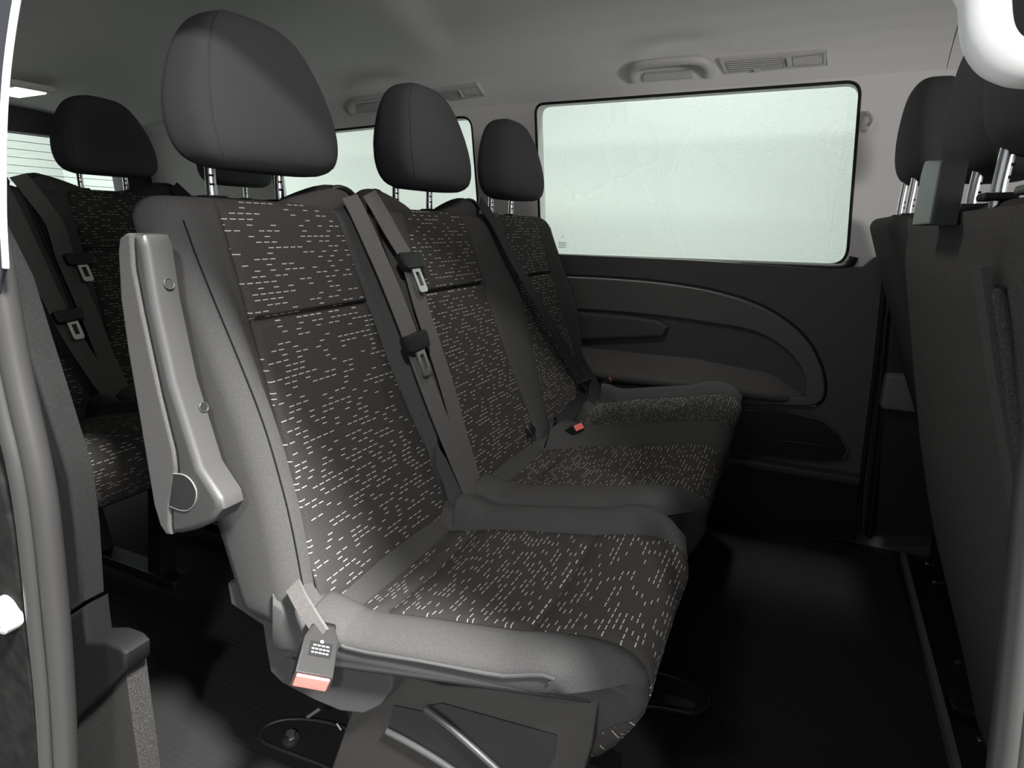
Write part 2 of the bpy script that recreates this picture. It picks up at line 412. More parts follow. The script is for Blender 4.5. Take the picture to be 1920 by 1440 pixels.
def backrest(name, parent, W, centres, lean=0.30, zbot=0.42, ztop=0.985, bulge=0.040, xf0=-0.547, yo=0.0):
    r = 0.036; z0 = 0.50
    zk = [0.42, 0.50, 0.60, 0.72, 0.985]
    def el(z): return interp(z, zk, [0.165, 0.160, 0.146, 0.136, 0.124])      # near edge of an insert
    def er(z): return interp(z, zk, [0.185, 0.178, 0.150, 0.126, 0.098])      # far edge of an insert
    SEAM = 0.826
    zs = sorted(set([round(v, 4) for v in np.linspace(zbot + 0.03, ztop - 0.03, 38)] + [SEAM, SEAM - 0.004, SEAM + 0.004, SEAM - 0.009, SEAM + 0.009]))
    # stations along the height incl. rounded ends: (z, inset)
    st = [(zbot + 0.03 - 0.03 * math.sin(a), 0.03 * (1 - math.cos(a))) for a in np.linspace(math.pi / 2, 0.25, 4)]
    st += [(z, 0.0) for z in zs]
    st += [(ztop - 0.03 + 0.03 * math.sin(a), 0.03 * (1 - math.cos(a))) for a in np.linspace(0.25, math.pi / 2, 6)]
    H = W / 2
    def columns(z):
        """(y, kind) columns along the front; kind = index of the insert, -1 shell, seams flagged"""
        el_, er_ = el(z), er(z); g = 0.005; out = []
        segs = []
        prev = -H + r
        for i, c in enumerate(centres):
            segs.append((prev, c - el_, -1, 6)); segs.append((c - el_, c + er_, i, 22)); prev = c + er_
        segs.append((prev, H - r, -1, 6))
        for k, (a, b, kd, n) in enumerate(segs):
            ys = [a] + ([a + g] if k > 0 else []) + list(np.linspace(a + 0.013, b - 0.013, n)) + ([b - g] if k < len(segs) - 1 else [])
            for j, y in enumerate(ys): out.append((y, kd, j == 0 and k > 0))
        out.append((H - r, -1, False)); return out
    def bul(y, z):
        el_, er_ = el(z), er(z); amt = bulge * sstep(0.97, 0.66, z) * sstep(0.36, 0.50, z) + 0.006
        v = 0.0
        ylo = centres[0] - el_; yhi = centres[-1] + er_
        if y < ylo: v = sstep(0, 0.7, (ylo - y) / max(0.01, (H + ylo)))
        elif y > yhi: v = sstep(0, 0.7, (y - yhi) / max(0.01, (H - yhi)))
        else:
            for a, b in zip(centres[:-1], centres[1:]):
                if a + er_ < y < b - el_:
                    lo_, hi_ = a + er_, b - el_; v = 0.35 * max(0, 1 - abs(2 * y - lo_ - hi_) / max(1e-4, hi_ - lo_)) ** 0.5
            for c in centres:
                if c - el_ <= y <= c + er_:
                    q_ = math.cos(math.pi * ((y - c + el_) / (el_ + er_) - 0.5)); return (0.003 - 0.006 * sstep(0.95, 0.7, z)) * q_
        return amt * v
    rings = []; kinds = []; uvs = []
    for z, inset in st:
        zz = min(max(z, zbot), ztop)
        cols = columns(min(max(z, zbot + 0.03), ztop - 0.03))
        xf = xf0 - lean * (z - z0); th = interp(z, [0.42, 0.6, 0.985], [0.125, 0.118, 0.085])
        xb = xf - th
        ring = []; kd = []
        for y, k, seam in cols:
            x = xf + bul(y, zz)
            if seam: x -= 0.006
            if k >= 0 and abs(z - SEAM) < 0.005: x -= 0.011 if abs(z - SEAM) < 1e-6 else 0.006
            ring.append([x, y]); kd.append((k, y, seam))
        # side and back
        xe = ring[-1][0]
        for a in np.linspace(0, math.pi / 2, 6)[1:]: ring.append([xe - r * (1 - math.cos(a)), H - r + r * math.sin(a)]); kd.append((-1, H + 0.03 * a, False))
        for a in np.linspace(0, math.pi / 2, 5): ring.append([xb + r * (1 - math.sin(a)), H - r + r * math.cos(a)]); kd.append((-1, H + .1 + .03 * a, False))
        for y in np.linspace(H - r, -H + r, 14)[1:-1]: ring.append([xb, y]); kd.append((-1, y, False))
        for a in np.linspace(0, math.pi / 2, 5): ring.append([xb + r * (1 - math.cos(a)), -H + r - r * math.sin(a)]); kd.append((-1, y, False))
        xe = ring[0][0]
        for a in np.linspace(math.pi / 2, 0, 6)[:-1]: ring.append([xe - r * (1 - math.cos(a)), -H + r - r * math.sin(a)]); kd.append((-1, -H, False))
        if inset:
            xc = (xf + xb) / 2; hd = th / 2
            for p in ring:
                p[0] = xc + (p[0] - xc) * (1 - inset * 0.9 / hd); p[1] *= (1 - inset / H)
        rings.append([(p[0], p[1] + yo, z) for p in ring]); kinds.append(kd)
    n = len(rings[0]); V = [p for rg in rings for p in rg]; UV = [(kd[i][1], rg[i][2] * 1.03) for rg, kd in zip(rings, kinds) for i in range(n)]
    shell = []; ins = []
    ncols = len(columns(0.6))
    for a in range(len(rings) - 1):
        for i in range(n):
            j = (i + 1) % n; f = (a * n + i, a * n + j, (a + 1) * n + j, (a + 1) * n + i)
            isin = i < ncols - 1 and kinds[a][i][0] >= 0
            (ins if isin else shell).append(f)
    top = (len(rings) - 1) * n
    shell.append(tuple(range(n - 1, -1, -1))); shell.append(tuple(top + k for k in range(n)))
    sh = shift(mesh(name, V, shell, FAB, parent, sharp=50))
    def sub(faces, nm):
        idx = sorted({v for f in faces for v in f}); mp = {v: k for k, v in enumerate(idx)}
        return shift(mesh(nm, [V[v] for v in idx], [tuple(mp[v] for v in f) for f in faces], DASH, parent, uv=[UV[v] for v in idx]))
    outs = []
    for ci in range(len(centres)):
        fs = [f for f in ins if kinds[0][f[0] % n][0] == ci]
        o = sub(fs, 'backrest_insert'); o['label'] = 'black panel woven with short pale dashes'; outs.append(o)
    # stitched welt down the outer front edges of the shell
    for s in ((-1, 1) if True else ()):
        pts = []
        for z in np.linspace(0.46, 0.955, 14):
            xf = xf0 - lean * (z - z0); pts.append((xf + bul(s * (H - r) * 0.999, z) - r * 0.10 + 0.001, s * (H - r + 0.016) + yo, z))
        shift(tube('seam_welt', smooth_path(pts, 3), 0.0010, THREAD, sh, n=6))
    return sh, outs

def cushion(name, parent, W, centres, hem_drop=0.0):
    H = W / 2
    # closed profile (x, z, part): 't' top, 'b' bottom
    prof = [(-0.575, 0.485), (-0.560, 0.480), (-0.545, 0.462), (-0.530, 0.440), (-0.512, 0.424), (-0.507, 0.4245), (-0.502, 0.425), (-0.485, 0.430), (-0.462, 0.4355), (-0.457, 0.4365), (-0.452, 0.438),
            (-0.42, 0.4475), (-0.38, 0.4555), (-0.34, 0.463), (-0.30, 0.470), (-0.262, 0.477), (-0.245, 0.480), (-0.240, 0.481), (-0.235, 0.482), (-0.21, 0.489), (-0.18, 0.496), (-0.155, 0.500), (-0.130, 0.500),
            (-0.112, 0.494), (-0.099, 0.482), (-0.092, 0.466), (-0.090, 0.448), (-0.094, 0.428), (-0.102, 0.408), (-0.113, 0.388), (-0.127, 0.366), (-0.143, 0.346), (-0.165, 0.334), (-0.20, 0.328)]
    NT = len(prof)
    bott = [(-0.30, 0.345), (-0.40, 0.345), (-0.50, 0.345), (-0.575, 0.36)]
    full = prof + bott; n = len(full)
    I0, I1 = 5, NT - 2                                   # insert from the rear seam to under the front
    hem = lambda x: 0.4285 + 0.24 * (x + 0.40) if x > -0.55 else 0.40
    r = 0.052
    e_base = 0.128
    def edge(x, z):                                       # insert half width: flares on the front face
        return e_base + 0.030 * sstep(0.49, 0.37, z) * (1 if x > -0.2 else 0) + 0.004
    # y stations : list of (label) param
    segs = []
    ys = []
    # build stations as functions of e so that the seam can flare
    def stations(e):
        out = []; g = 0.005
        for a in np.linspace(math.pi / 2, 0.2, 7): out.append((-H + r - r * math.sin(a), r * (1 - math.cos(a)), -1, False))
        prev = -H + r
        for i, c in enumerate(centres):
            m_ = 5
            for y in np.linspace(prev, c - e - g, m_): out.append((y, 0, -1, False))
            out.append((c - e, 0, i, True)); out.append((c - e + g, 0, i, False))
            for y in np.linspace(c - e + 0.02, c + e - 0.02, 16): out.append((y, 0, i, False))
            out.append((c + e - g, 0, i, False)); out.append((c + e, 0, -1, True)); prev = c + e + g
        for y in np.linspace(prev, H - r, 5): out.append((y, 0, -1, False))
        for a in np.linspace(0.2, math.pi / 2, 7): out.append((H - r + r * math.sin(a), r * (1 - math.cos(a)), -1, False))
        return out
    ns = len(stations(e_base)); V = [[None] * n for _ in range(ns)]; UV = [[None] * n for _ in range(ns)]; KD = [None] * ns
    cum = [0.0]
    for a, b in zip(full[:-1], full[1:]): cum.append(cum[-1] + math.hypot(b[0] - a[0], b[1] - a[1]))
    for k in range(n):
        x, z = full[k]
        e = edge(x, z)
        S = stations(e)
        # outward normal of the profile
        a = np.array(full[k - 1]); b = np.array(full[(k + 1) % n]); t = b - a; t = t / np.linalg.norm(t); nrm = np.array((-t[1], t[0]))
        for j, (y, inset, kd, seam) in enumerate(S):
            KD[j] = kd; X, Z = x, z
            c = min(centres, key=lambda q: abs(q - y)); d = abs(y - c)
            topw = 1.0 if k < NT - 9 else 0.35
            if k < NT:
                between = len(centres) > 1 and abs(y) < abs(centres[0])
                bump = (0.024 if not between else 0.010) * sstep(e - 0.004, e + 0.045, d) * sstep(-0.60, -0.50, x) * topw - 0.006 * max(0, math.cos(min(1, d / e) * math.pi / 2)) * topw * sstep(-0.55, -0.45, x)
                if -0.56 < x < -0.43 and d > e: bump += (0.03) * sstep(-0.43, -0.51, x) * sstep(e, e + 0.03, d)
                X += nrm[0] * bump if k > 4 else 0; Z += nrm[1] * bump if k > 4 else bump * 0.3
                if kd >= 0 and k in (9, 17): Z -= 0.0055
                if seam and k >= 5: X -= nrm[0] * 0.006; Z -= nrm[1] * 0.006
                if inset:
                    X -= nrm[0] * inset * (0.2 if k <= 4 else 0.92 if nrm[0] < 0.3 else 1.35); Z -= nrm[1] * inset * ((0.36 if nrm[1] > 0 else 0.92) if k > 4 else 0.3)
            if 12 < k < NT and abs(y) > H - 0.085:
                X -= 0.045 * sstep(H - 0.085, H, abs(y)) ** 1.2 * sstep(-0.26, -0.10, x)
            if inset:
                s_ = (inset / r) ** 1.5
                hz = hem(min(X, -0.11))
                lim = hz
                if Z < lim: Z = lerp(Z, lim, s_)
            out_ = max(0.0, abs(y) - (H - r - 0.03)) / (r + 0.03)
            if k >= NT - 9 or k >= NT:
                hz = hem(min(X, -0.11)) + 0.002; u_ = sstep(0.05, 0.8, out_)
                if Z < hz: Z = lerp(Z, hz, u_); X = X - 0.0 * u_
            V[j][k] = (X, y, Z); UV[j][k] = (y, cum[k] + 0.31)
    VV = [p for row in V for p in row]; UU = [p for row in UV for p in row]
    shell = []; ins = []
    for j in range(ns - 1):
        for k in range(n):
            k2 = (k + 1) % n; f = (j * n + k, j * n + k2, (j + 1) * n + k2, (j + 1) * n + k)
            if KD[j] >= 0 and I0 <= k < I1: ins.append((KD[j], f))
            else: shell.append(f)
    shell.append(tuple(range(n - 1, -1, -1))); shell.append(tuple((ns - 1) * n + k for k in range(n)))
    sh = shift(mesh(name, VV, shell, FAB, parent, sharp=60))
    for ci in range(len(centres)):
        fs = [f for kd, f in ins if kd == ci]
        idx = sorted({v for f in fs for v in f}); mp = {v: k for k, v in enumerate(idx)}
        o = shift(mesh('cushion_insert', [VV[v] for v in idx], [tuple(mp[v] for v in f) for f in fs], DASH, parent, uv=[UU[v] for v in idx]))
        o['label'] = 'black panel woven with short pale dashes'
    # piping where the bolster meets the side band
    for j, s in ((0, -1), (ns - 1, 1)):
        pts = [(V[j][k][0], V[j][k][1] + s * 0.001, V[j][k][2]) for k in range(9, NT - 9) if V[j][k][2] > hem(V[j][k][0]) + 0.009 and V[j][k][0] < -0.135]
        shift(tube('piping', pts, 0.0022, PIPE, sh, n=6))
        hp = [(x, s * (H + 0.0005), hem(x) + 0.001) for x in np.linspace(-0.55, -0.135, 16)]
        shift(tube('hem_piping', hp, 0.0016, THREAD, sh, n=6))
    return sh

def headrest(parent, yc, dx=0.0, dz=0.0, h=0.207):
    """padded trapezoid with rounded top on two steel posts"""
    zt = [0.0, 0.006, 0.016, 0.035, 0.060, 0.09, 0.12, 0.15, 0.175, 0.195, 0.208, 0.217, 0.222]
    wt = [0.092, 0.110, 0.121, 0.128, 0.130, 0.127, 0.119, 0.108, 0.095, 0.081, 0.067, 0.050, 0.026]
    dt = [0.034, 0.048, 0.056, 0.062, 0.064, 0.063, 0.060, 0.055, 0.050, 0.044, 0.037, 0.028, 0.014]
    # resample along the outline so that the rings are even
    s_ = np.cumsum([0] + [math.hypot(wt[i + 1] - wt[i], zt[i + 1] - zt[i]) for i in range(12)]); q = np.linspace(0, s_[-1], 30)
    def sm(v): 
        v = np.interp(q, s_, v); w_ = v.copy(); w_[1:-1] = (v[:-2] + 2 * v[1:-1] + v[2:]) / 4; return w_
    zz_, ww_, dd_ = sm(zt), sm(wt), sm(dt)
    zb = 1.027 + dz; xc0 = -0.748 + dx; n = 56
    def pt(i, a, k=1.0):
        z = zz_[i]; ca, sa = math.cos(a), math.sin(a); ex = 2 / 3.8
        X = abs(ca) ** ex * (1 if ca >= 0 else -1); Y = abs(sa) ** ex * (1 if sa >= 0 else -1)
        xc = xc0 + 0.050 * (0.06 - z) + 0.014 * (1 - z / 0.222)
        return (xc + k * dd_[i] * X * (1.0 - 0.08 * Y * Y), yc + k * ww_[i] * Y, zb + z * h / 0.222)
    V = [pt(i, 2 * math.pi * k / n) for i in range(30) for k in range(n)]
    F = [(i * n + k, i * n + (k + 1) % n, (i + 1) * n + (k + 1) % n, (i + 1) * n + k) for i in range(29) for k in range(n)]
    F.append(tuple(range(n - 1, -1, -1))); F.append(tuple(29 * n + k for k in range(n)))
    o = shift(mesh('headrest', V, F, HEADC, parent))
    for s in (-1, 1):                                     # side-panel seams
        shift(tube('seam_welt', [pt(i, s * 0.93, 1.0) for i in range(3, 28)], 0.0011, HEADC, o, n=6))
    px = -0.772 + dx
    for s in (-1, 1):
        p = shift(tube('post', smooth_path([(px + 0.002, yc + s * 0.064, 0.965), (px, yc + s * 0.064, 1.0), (px + 0.003, yc + s * 0.064, zb + 0.04)], 4), 0.0072, CHROME, o, n=12))
        p['label'] = 'steel headrest post'
        shift(box('post_collar', (px, yc + s * 0.064, 0.987), (0.03, 0.034, 0.008), BLACKP, o, bev=0.003))
        for q_ in range(2):
            shift(box('post_notch', (px + 0.0065, yc + s * 0.064 - 0.003, 1.006 + q_ * 0.012), (0.003, 0.006, 0.003), DARKGAP, o, bev=0))
    return o

def belt_guide(parent, yc, side=1):
    """moulded shoulder on the backrest's top corner with the belt's slot"""
    V = []; F = []; n = 20
    # hump running across (y); slot mouth at the end
    sts = [(-0.115, 0.010, 0.006), (-0.10, 0.026, 0.016), (-0.06, 0.036, 0.030), (-0.02, 0.040, 0.042), (0.012, 0.040, 0.046), (0.030, 0.036, 0.040), (0.040, 0.026, 0.028), (0.044, 0.010, 0.012)]
    for y, d, hh in sts:
        for k in range(n):
            a = 2 * math.pi * k / n
            V.append((-0.735 + d * math.cos(a), yc + y, 0.975 + (hh * math.sin(a) if math.sin(a) > 0 else 0.02 * math.sin(a))))
    for i in range(len(sts) - 1):
        for k in range(n): F.append((i * n + k, i * n + (k + 1) % n, (i + 1) * n + (k + 1) % n, (i + 1) * n + k))
    F.append(tuple(range(n - 1, -1, -1))); F.append(tuple((len(sts) - 1) * n + k for k in range(n)))
    o = mesh('belt_guide', V, F, FAB, parent); shift(o)
    md = o.modifiers.new('round', 'SUBSURF'); md.levels = 1; md.render_levels = 1
    ringp = [(-0.716 + 0.010 * math.cos(a) * 0.6, yc + 0.012 + 0.030 * math.cos(a), 0.992 + 0.021 * math.sin(a)) for a in np.linspace(0, 2 * math.pi, 22)[:-1]]
    shift(tube('slot_ring', ringp, 0.0055, BLACKP, o, n=8, closed=True))
    pl = [(-0.720, yc + 0.012 + 0.027 * math.cos(a), 0.992 + 0.018 * math.sin(a)) for a in np.linspace(0, 2 * math.pi, 20)[:-1]]
    shift(from_bm('slot_mouth', plate_bm([(p[1], p[2]) for p in pl], 0.004, ((-0.720, 0, 0), (0, 1, 0), (0, 0, 1), (1, 0, 0)), 0), DARKGAP, o))
    return o

def seat_belt(parent, pts, tongue_t, wdir=(0, 1, 0), m=None, width=0.044, tongue=True, tscale=1.0):
    m = m or WEB
    path = smooth_path(pts, 6)
    o = shift(ribbon('seat_belt', path, wdir, width, 0.0018, m, parent))
    if tongue:
        i = int(tongue_t * (len(path) - 1)); p = path[i]; T = (path[i + 1] - path[i - 1]).normalized(); wd = Vector(wdir); wd = (wd - T * wd.dot(T)).normalized()
        nn = T.cross(wd)
        if nn.x < 0: nn = -nn
        fr = Matrix(((wd.x, T.x, nn.x, p.x), (wd.y, T.y, nn.y, p.y), (wd.z, T.z, nn.z, p.z), (0, 0, 0, 1)))
        def lo(name, bm, mm):
            bmesh.ops.transform(bm, matrix=fr, verts=bm.verts); return shift(from_bm(name, bm, mm, o))
        outl = rounded_poly([(-0.036, -0.016), (0.036, -0.016), (0.032, 0.016), (-0.032, 0.016)], 0.010, 4)
        bm = plate_bm(outl, 0.014, ((0, 0, 0.000), (1, 0, 0), (0, 1, 0), (0, 0, 1)), 0.004)
        lo('tongue_grip', bm, BLACKP)
        # slotted steel blade
        bm = bmesh.new()
        oo = [(-0.013, 0.012), (0.013, 0.012), (0.013, 0.056), (0.009, 0.060), (-0.009, 0.060), (-0.013, 0.056)]; ii = [(-0.0055, 0.022), (0.0055, 0.022), (0.0055, 0.048), (-0.0055, 0.048)]
        for lp_ in (oo, ii):
            vv = [bm.verts.new((a, b, 0.007)) for a, b in lp_]
            for q in range(len(vv)): bm.edges.new((vv[q], vv[(q + 1) % len(vv)]))
        bmesh.ops.triangle_fill(bm, use_beauty=True, edges=bm.edges[:])
        rr = bmesh.ops.extrude_face_region(bm, geom=bm.faces[:]); bmesh.ops.translate(bm, vec=(0, 0, 0.003), verts=[g for g in rr['geom'] if isinstance(g, bmesh.types.BMVert)])
        b_ = lo('tongue_blade', bm, CHROME); b_['label'] = 'slotted steel blade of the belt tongue'
    return o

def front_x(z): return -0.547 - 0.30 * (z - 0.50)
BN = np.array([1.0, 0, 0.30])
def onback(u, v, off=0.0, yc=0.0):
    """point on the middle row's backrest face, lifted off by off"""
    d = RW @ np.array([(u - 960) / FPX, (v - 720) / FPX, 1.0])
    k = (-0.547 + 0.150 + off - CAM @ BN) / (d @ BN); p = CAM + d * k
    return (p[0], p[1] - yc, p[2])
def pl(pts, Y, yc):
    """photo outline on the plane y=Y -> (x, z) pairs"""
    return [(float(on(u, v, 1, Y)[0]), float(on(u, v, 1, Y)[2])) for u, v in pts]

W1S = 0.415; YD = 1.375; W2S = 0.92; DC = [-0.2225, 0.2325]

# ---------------------------------------------------------------- single seat
S = empty('single_seat', ORG + Vector((0, YN, 0)), 'nearest single seat of the middle row, black cloth with pale dashes, armrest folded up', 'seat')
backrest('backrest', S, W1S, [0.0])
cushion('cushion', S, 0.425, [0.008])
headrest(S, -0.004)
belt_guide(S, 0.128)
seat_belt(S, [onback(*p, o_, YN) for p, o_ in (((655, 368), 0.010), ((672, 400), 0.014), ((697, 455), 0.022), ((728, 525), 0.034), ((765, 618), 0.044), ((790, 690), 0.045), ((818, 765), 0.045), ((850, 845), 0.04), ((888, 935), 0.03))], 0.55)
# armrest, folded upright along the backrest
AY = 0.440
arm_all = pl([(221, 470), (224, 446), (236, 437), (262, 440), (270, 462), (287, 565), (322, 722), (372, 880), (408, 935), (414, 958), (400, 980), (365, 996), (335, 1003), (312, 1003), (300, 985), (288, 945), (264, 800), (240, 660), (226, 560)], AY, 0)
pad_o = pl([(221, 470), (224, 446), (236, 437), (246, 437), (250, 500), (266, 582), (300, 740), (326, 845), (330, 880), (326, 915), (318, 950), (318, 985), (321, 1003), (312, 1003), (300, 985), (288, 945), (264, 800), (240, 660), (226, 560)], AY, 0)
body_o = pl([(246, 437), (262, 440), (271, 462), (287, 565), (322, 722), (372, 880), (408, 935), (414, 958), (400, 980), (365, 996), (335, 1003), (321, 1003), (318, 985), (318, 950), (326, 915), (330, 880), (326, 845), (300, 740), (266, 582), (250, 500)], AY, 0)
def yplate(o, y0, th, bev, seg=3): return plate_bm(o, th, ((0, y0, 0), (1, 0, 0), (0, 0, 1), (0, -1, 0)), bev, seg)
ab = shift(from_bm('armrest', yplate(body_o, AY + 0.033 - YN, 0.033, 0.0095, 4), PLASTG, S, sharp=40)); ab['label'] = 'grey plastic armrest folded up against the backrest'
shift(from_bm('armrest_pad', yplate(pad_o, AY + 0.032 - YN, 0.033, 0.0042, 3), PADC, ab, sharp=40))['label'] = 'grey cloth armrest pad'
cap_o = pl([(326, 888), (345, 890), (360, 902), (369, 922), (366, 943), (354, 956), (338, 956), (318, 948)], AY, 0)
tube_pts = [(x, AY - YN - 0.0005, z) for x, z in cap_o]
shift(from_bm('hinge_cap', yplate(cap_o, AY - YN + 0.004, 0.0052, 0.001, 2), PLAST, ab))
shift(tube('hinge_cap_rim', smooth_path(tube_pts, 4), 0.0008, RIMG, ab, n=6))
fz = sorted([(z, x) for x, z in pl([(271, 462), (287, 565), (322, 722), (372, 880), (408, 935)], AY, 0)])
for (u, v), nm, mm, r_ in (((316, 532), 'screw', DSTEEL, 0.0052), ((381, 763), 'screw_hole', DARKGAP, 0.0050)):
    q = min((on(u, v, 1, AY + t) for t in np.linspace(0, 0.033, 80)), key=lambda p: abs(p[0] - np.interp(p[2], [a[0] for a in fz], [a[1] for a in fz])))
    V_, F_ = tube_geo([(q[0] - 0.012, q[1] - YN, q[2] - 0.003), (q[0] + 0.0012, q[1] - YN, q[2])], r_, 14)
    shift(mesh(nm, V_, F_, mm, ab, sharp=40))
    rim = [(q[0] + 0.001 - 0.25 * r_ * math.sin(a), q[1] - YN + r_ * 1.15 * math.cos(a), q[2] + r_ * 1.15 * math.sin(a)) for a in np.linspace(0, 2 * math.pi, 17)[:-1]]
    shift(tube(nm + '_rim', rim, 0.0009, PLASTG, ab, n=6, closed=True))
# side skirt, base cover with two ribs, frame and feet
sk = pl([(428, 1092), (560, 1102), (604, 1165), (640, 1200), (738, 1268), (736, 1292), (715, 1322), (685, 1338), (640, 1333), (590, 1312), (530, 1280), (508, 1258), (500, 1215), (494, 1172), (434, 1132)], 0.505, 0)
shift(from_bm('side_skirt', yplate(sk, 0.525 - YN, 0.022, 0.004), FAB, S, sharp=40))['label'] = 'plain grey side skirt under the backrest'
BY = 0.525
bc = pl([(690, 1245), (830, 1285), (1000, 1295), (1125, 1300), (1110, 1400), (1085, 1480), (1060, 1600), (900, 1700), (600, 1500)], BY, 0)
bco = shift(from_bm('base_cover', yplate(bc, BY + 0.03 - YN, 0.03, 0.003), mat('brown_black_plastic', (0.020, 0.018, 0.0165), 0.5, spec=0.5, bump=0.1, scale=900), S, sharp=40)); bco['label'] = 'brownish black moulded seat base cover'
for pts in ([(800, 1326), (850, 1364), (940, 1445), (1010, 1510)], [(728, 1368), (780, 1396), (850, 1440), (930, 1500)]):
    path = [(q[0], BY - 0.003 - YN, q[2]) for q in [on(u, v, 1, BY) for u, v in pts]]
    shift(tube('rib', smooth_path(path, 4), 0.0046, PLASTG, bco, n=10))
rc = pl([(806, 1322), (830, 1318), (1045, 1378), (1040, 1420), (1000, 1500), (960, 1450)], BY, 0)  # black plates paint the shade in the cover's hollows
rc2 = pl([(738, 1322), (796, 1334), (850, 1378), (960, 1470), (930, 1500), (850, 1450), (728, 1376)], BY, 0)
shift(from_bm('recess_shade', yplate(rc2, BY + 0.002 - YN, 0.003, 0.0), BLACKP, bco, sharp=40))
shift(from_bm('recess_shade', yplate(rc, BY + 0.002 - YN, 0.003, 0.0), BLACKP, bco, sharp=40))
def seat_frame(root, W):
    for s in (-1, 1):
        y = s * (W / 2 - 0.09)
        shift(box('leg', (-0.22, y, 0.20), (0.05, 0.04, 0.30), BLACKP, root, bev=0.006, rot=Matrix.Rotation(math.radians(12), 4, 'Y')))
        shift(box('leg', (-0.50, y, 0.20), (0.05, 0.04, 0.30), BLACKP, root, bev=0.006, rot=Matrix.Rotation(math.radians(-10), 4, 'Y')))
        shift(box('rail', (-0.37, y, FLZ + 0.022), (0.40, 0.05, 0.03), BLACKP, root, bev=0.006))
    shift(box('seat_pan', (-0.37, 0, 0.343), (0.40, W - 0.08, 0.03), BLACKP, root, bev=0.006))
seat_frame(S, 0.40)
# outer buckle on its webbing
shift(ribbon('buckle_strap', [(q[0], q[1] - YN, q[2]) for q in [on(550, 1098, 1, 0.495), on(563, 1125, 1, 0.482), on(588, 1164, 1, 0.474), on(606, 1192, 1, 0.468)]], (1, 0, 0.25), 0.021, 0.004, WEB, S))
bw = RW @ np.array([60, 21, 18.0]); bw /= np.linalg.norm(bw)
bl = RW @ np.array([-34, 48, -150.0]); bl -= bw * (bl @ bw); bl /= np.linalg.norm(bl)
bn = np.cross(bw, bl); bn = bn if bn @ (RW @ np.array([0, -0.5, -1.0])) > 0 else -bn
bp_ = on(584, 1278, 1, 0.420)
BFR = Matrix(((bw[0], bl[0], bn[0], bp_[0]), (bw[1], bl[1], bn[1], bp_[1] - YN), (bw[2], bl[2], bn[2], bp_[2]), (0, 0, 0, 1)))
def in_fr(name, bm, m, parent, fr=BFR):
    bmesh.ops.transform(bm, matrix=fr, verts=bm.verts); return shift(from_bm(name, bm, m, parent))
bt = [(-0.013, -0.072), (0.013, -0.072), (0.021, -0.05), (0.0215, 0.0), (-0.0215, 0.0), (-0.021, -0.05)]
bk = in_fr('buckle', plate_bm(bt, 0.023, ((0, 0, -0.0115), (1, 0, 0), (0, 1, 0), (0, 0, 1)), 0.003), PLAST, S); bk['label'] = 'belt buckle with red push button hanging by the cushion'
in_fr('button', (lambda b: (bmesh.ops.translate(b, vec=(0, 0.0, 0), verts=b.verts), b)[1])(rbox_bm((0.038, 0.006, 0.018), 0.0015)), RED, bk)['label'] = 'red release button'
lbm = rbox_bm((0.026, 0.020, 0.0008), 0); bmesh.ops.translate(lbm, vec=(0.001, -0.034, 0.0117), verts=lbm.verts); in_fr('label_plate', lbm, DARKGAP, bk)
for i, (wx, n_) in enumerate(((0.020, 4), (0.022, 5), (0.021, 5))):
    for q in range(n_):
        t_ = rbox_bm((wx / n_ * 0.7, 0.0016, 0.0004), 0); bmesh.ops.translate(t_, vec=(0.001 - wx / 2 + wx * (q + .5) / n_, -0.040 + i * 0.005 + 0.0015, 0.0123), verts=t_.verts); o_ = in_fr('label_print', t_, LABELW, bk)
dm = bmesh.new(); bmesh.ops.create_circle(dm, cap_ends=True, radius=0.0022, segments=14); bmesh.ops.translate(dm, vec=(0.001, -0.0445, 0.0124), verts=dm.verts); in_fr('label_dot', dm, LABELW, bk)
lo2 = rbox_bm((0.030, 0.022, 0.014), 0.004); bmesh.ops.translate(lo2, vec=(0, -0.066, 0.004), verts=lo2.verts); in_fr('strap_loop', lo2, BLACKP, bk)

# ---------------------------------------------------------------- double seat
def double(label, loc, lean=0.30, xf0=-0.547, W=0.832, yo=-0.0465, DCB=(-0.258, 0.168), DH=(-0.234, 0.203), DQ=(-0.2175, 0.2375), CW=0.908, hdx=(0.0, 0.0)):
    D = empty('double_seat', loc, label, 'seat')
    backrest('backrest', D, W, [c - yo for c in DCB], lean=lean, bulge=0.034, xf0=xf0, yo=yo)
    cushion('cushion', D, CW, list(DQ))
    for i_, c in enumerate(DH): headrest(D, c, dx=hdx[i_])
    seat_frame(D, W)
    return D
D = double('middle row double seat in black dashed cloth, beside the large window', ORG + Vector((0, YD, 0)))
belt_guide(D, -0.095)
g2 = belt_guide(D, 0.424); g2.data.transform(Matrix.Scale(-1, 4, (0, 1, 0))); g2.data.flip_normals()
for ch in g2.children: ch.data.transform(Matrix.Scale(-1, 4, (0, 1, 0))); ch.data.flip_normals()
seat_belt(D, [onback(*p, o_, YD) for p, o_ in (((692, 362), 0.008), ((712, 395), 0.012), ((738, 442), 0.016), ((766, 492), 0.026), ((790, 575), 0.032), ((818, 660), 0.034), ((843, 740), 0.034), ((866, 825), 0.03), ((893, 915), 0.022))], 0.375)
seat_belt(D, [onback(*p, o_, YD) for p, o_ in (((900, 380), 0.008), ((925, 415), 0.014), ((960, 482), 0.022), ((1005, 560), 0.026), ((1050, 640), 0.03), ((1085, 700), 0.03), ((1105, 730), 0.03))], 0.5, m=WEBD, tongue=False)
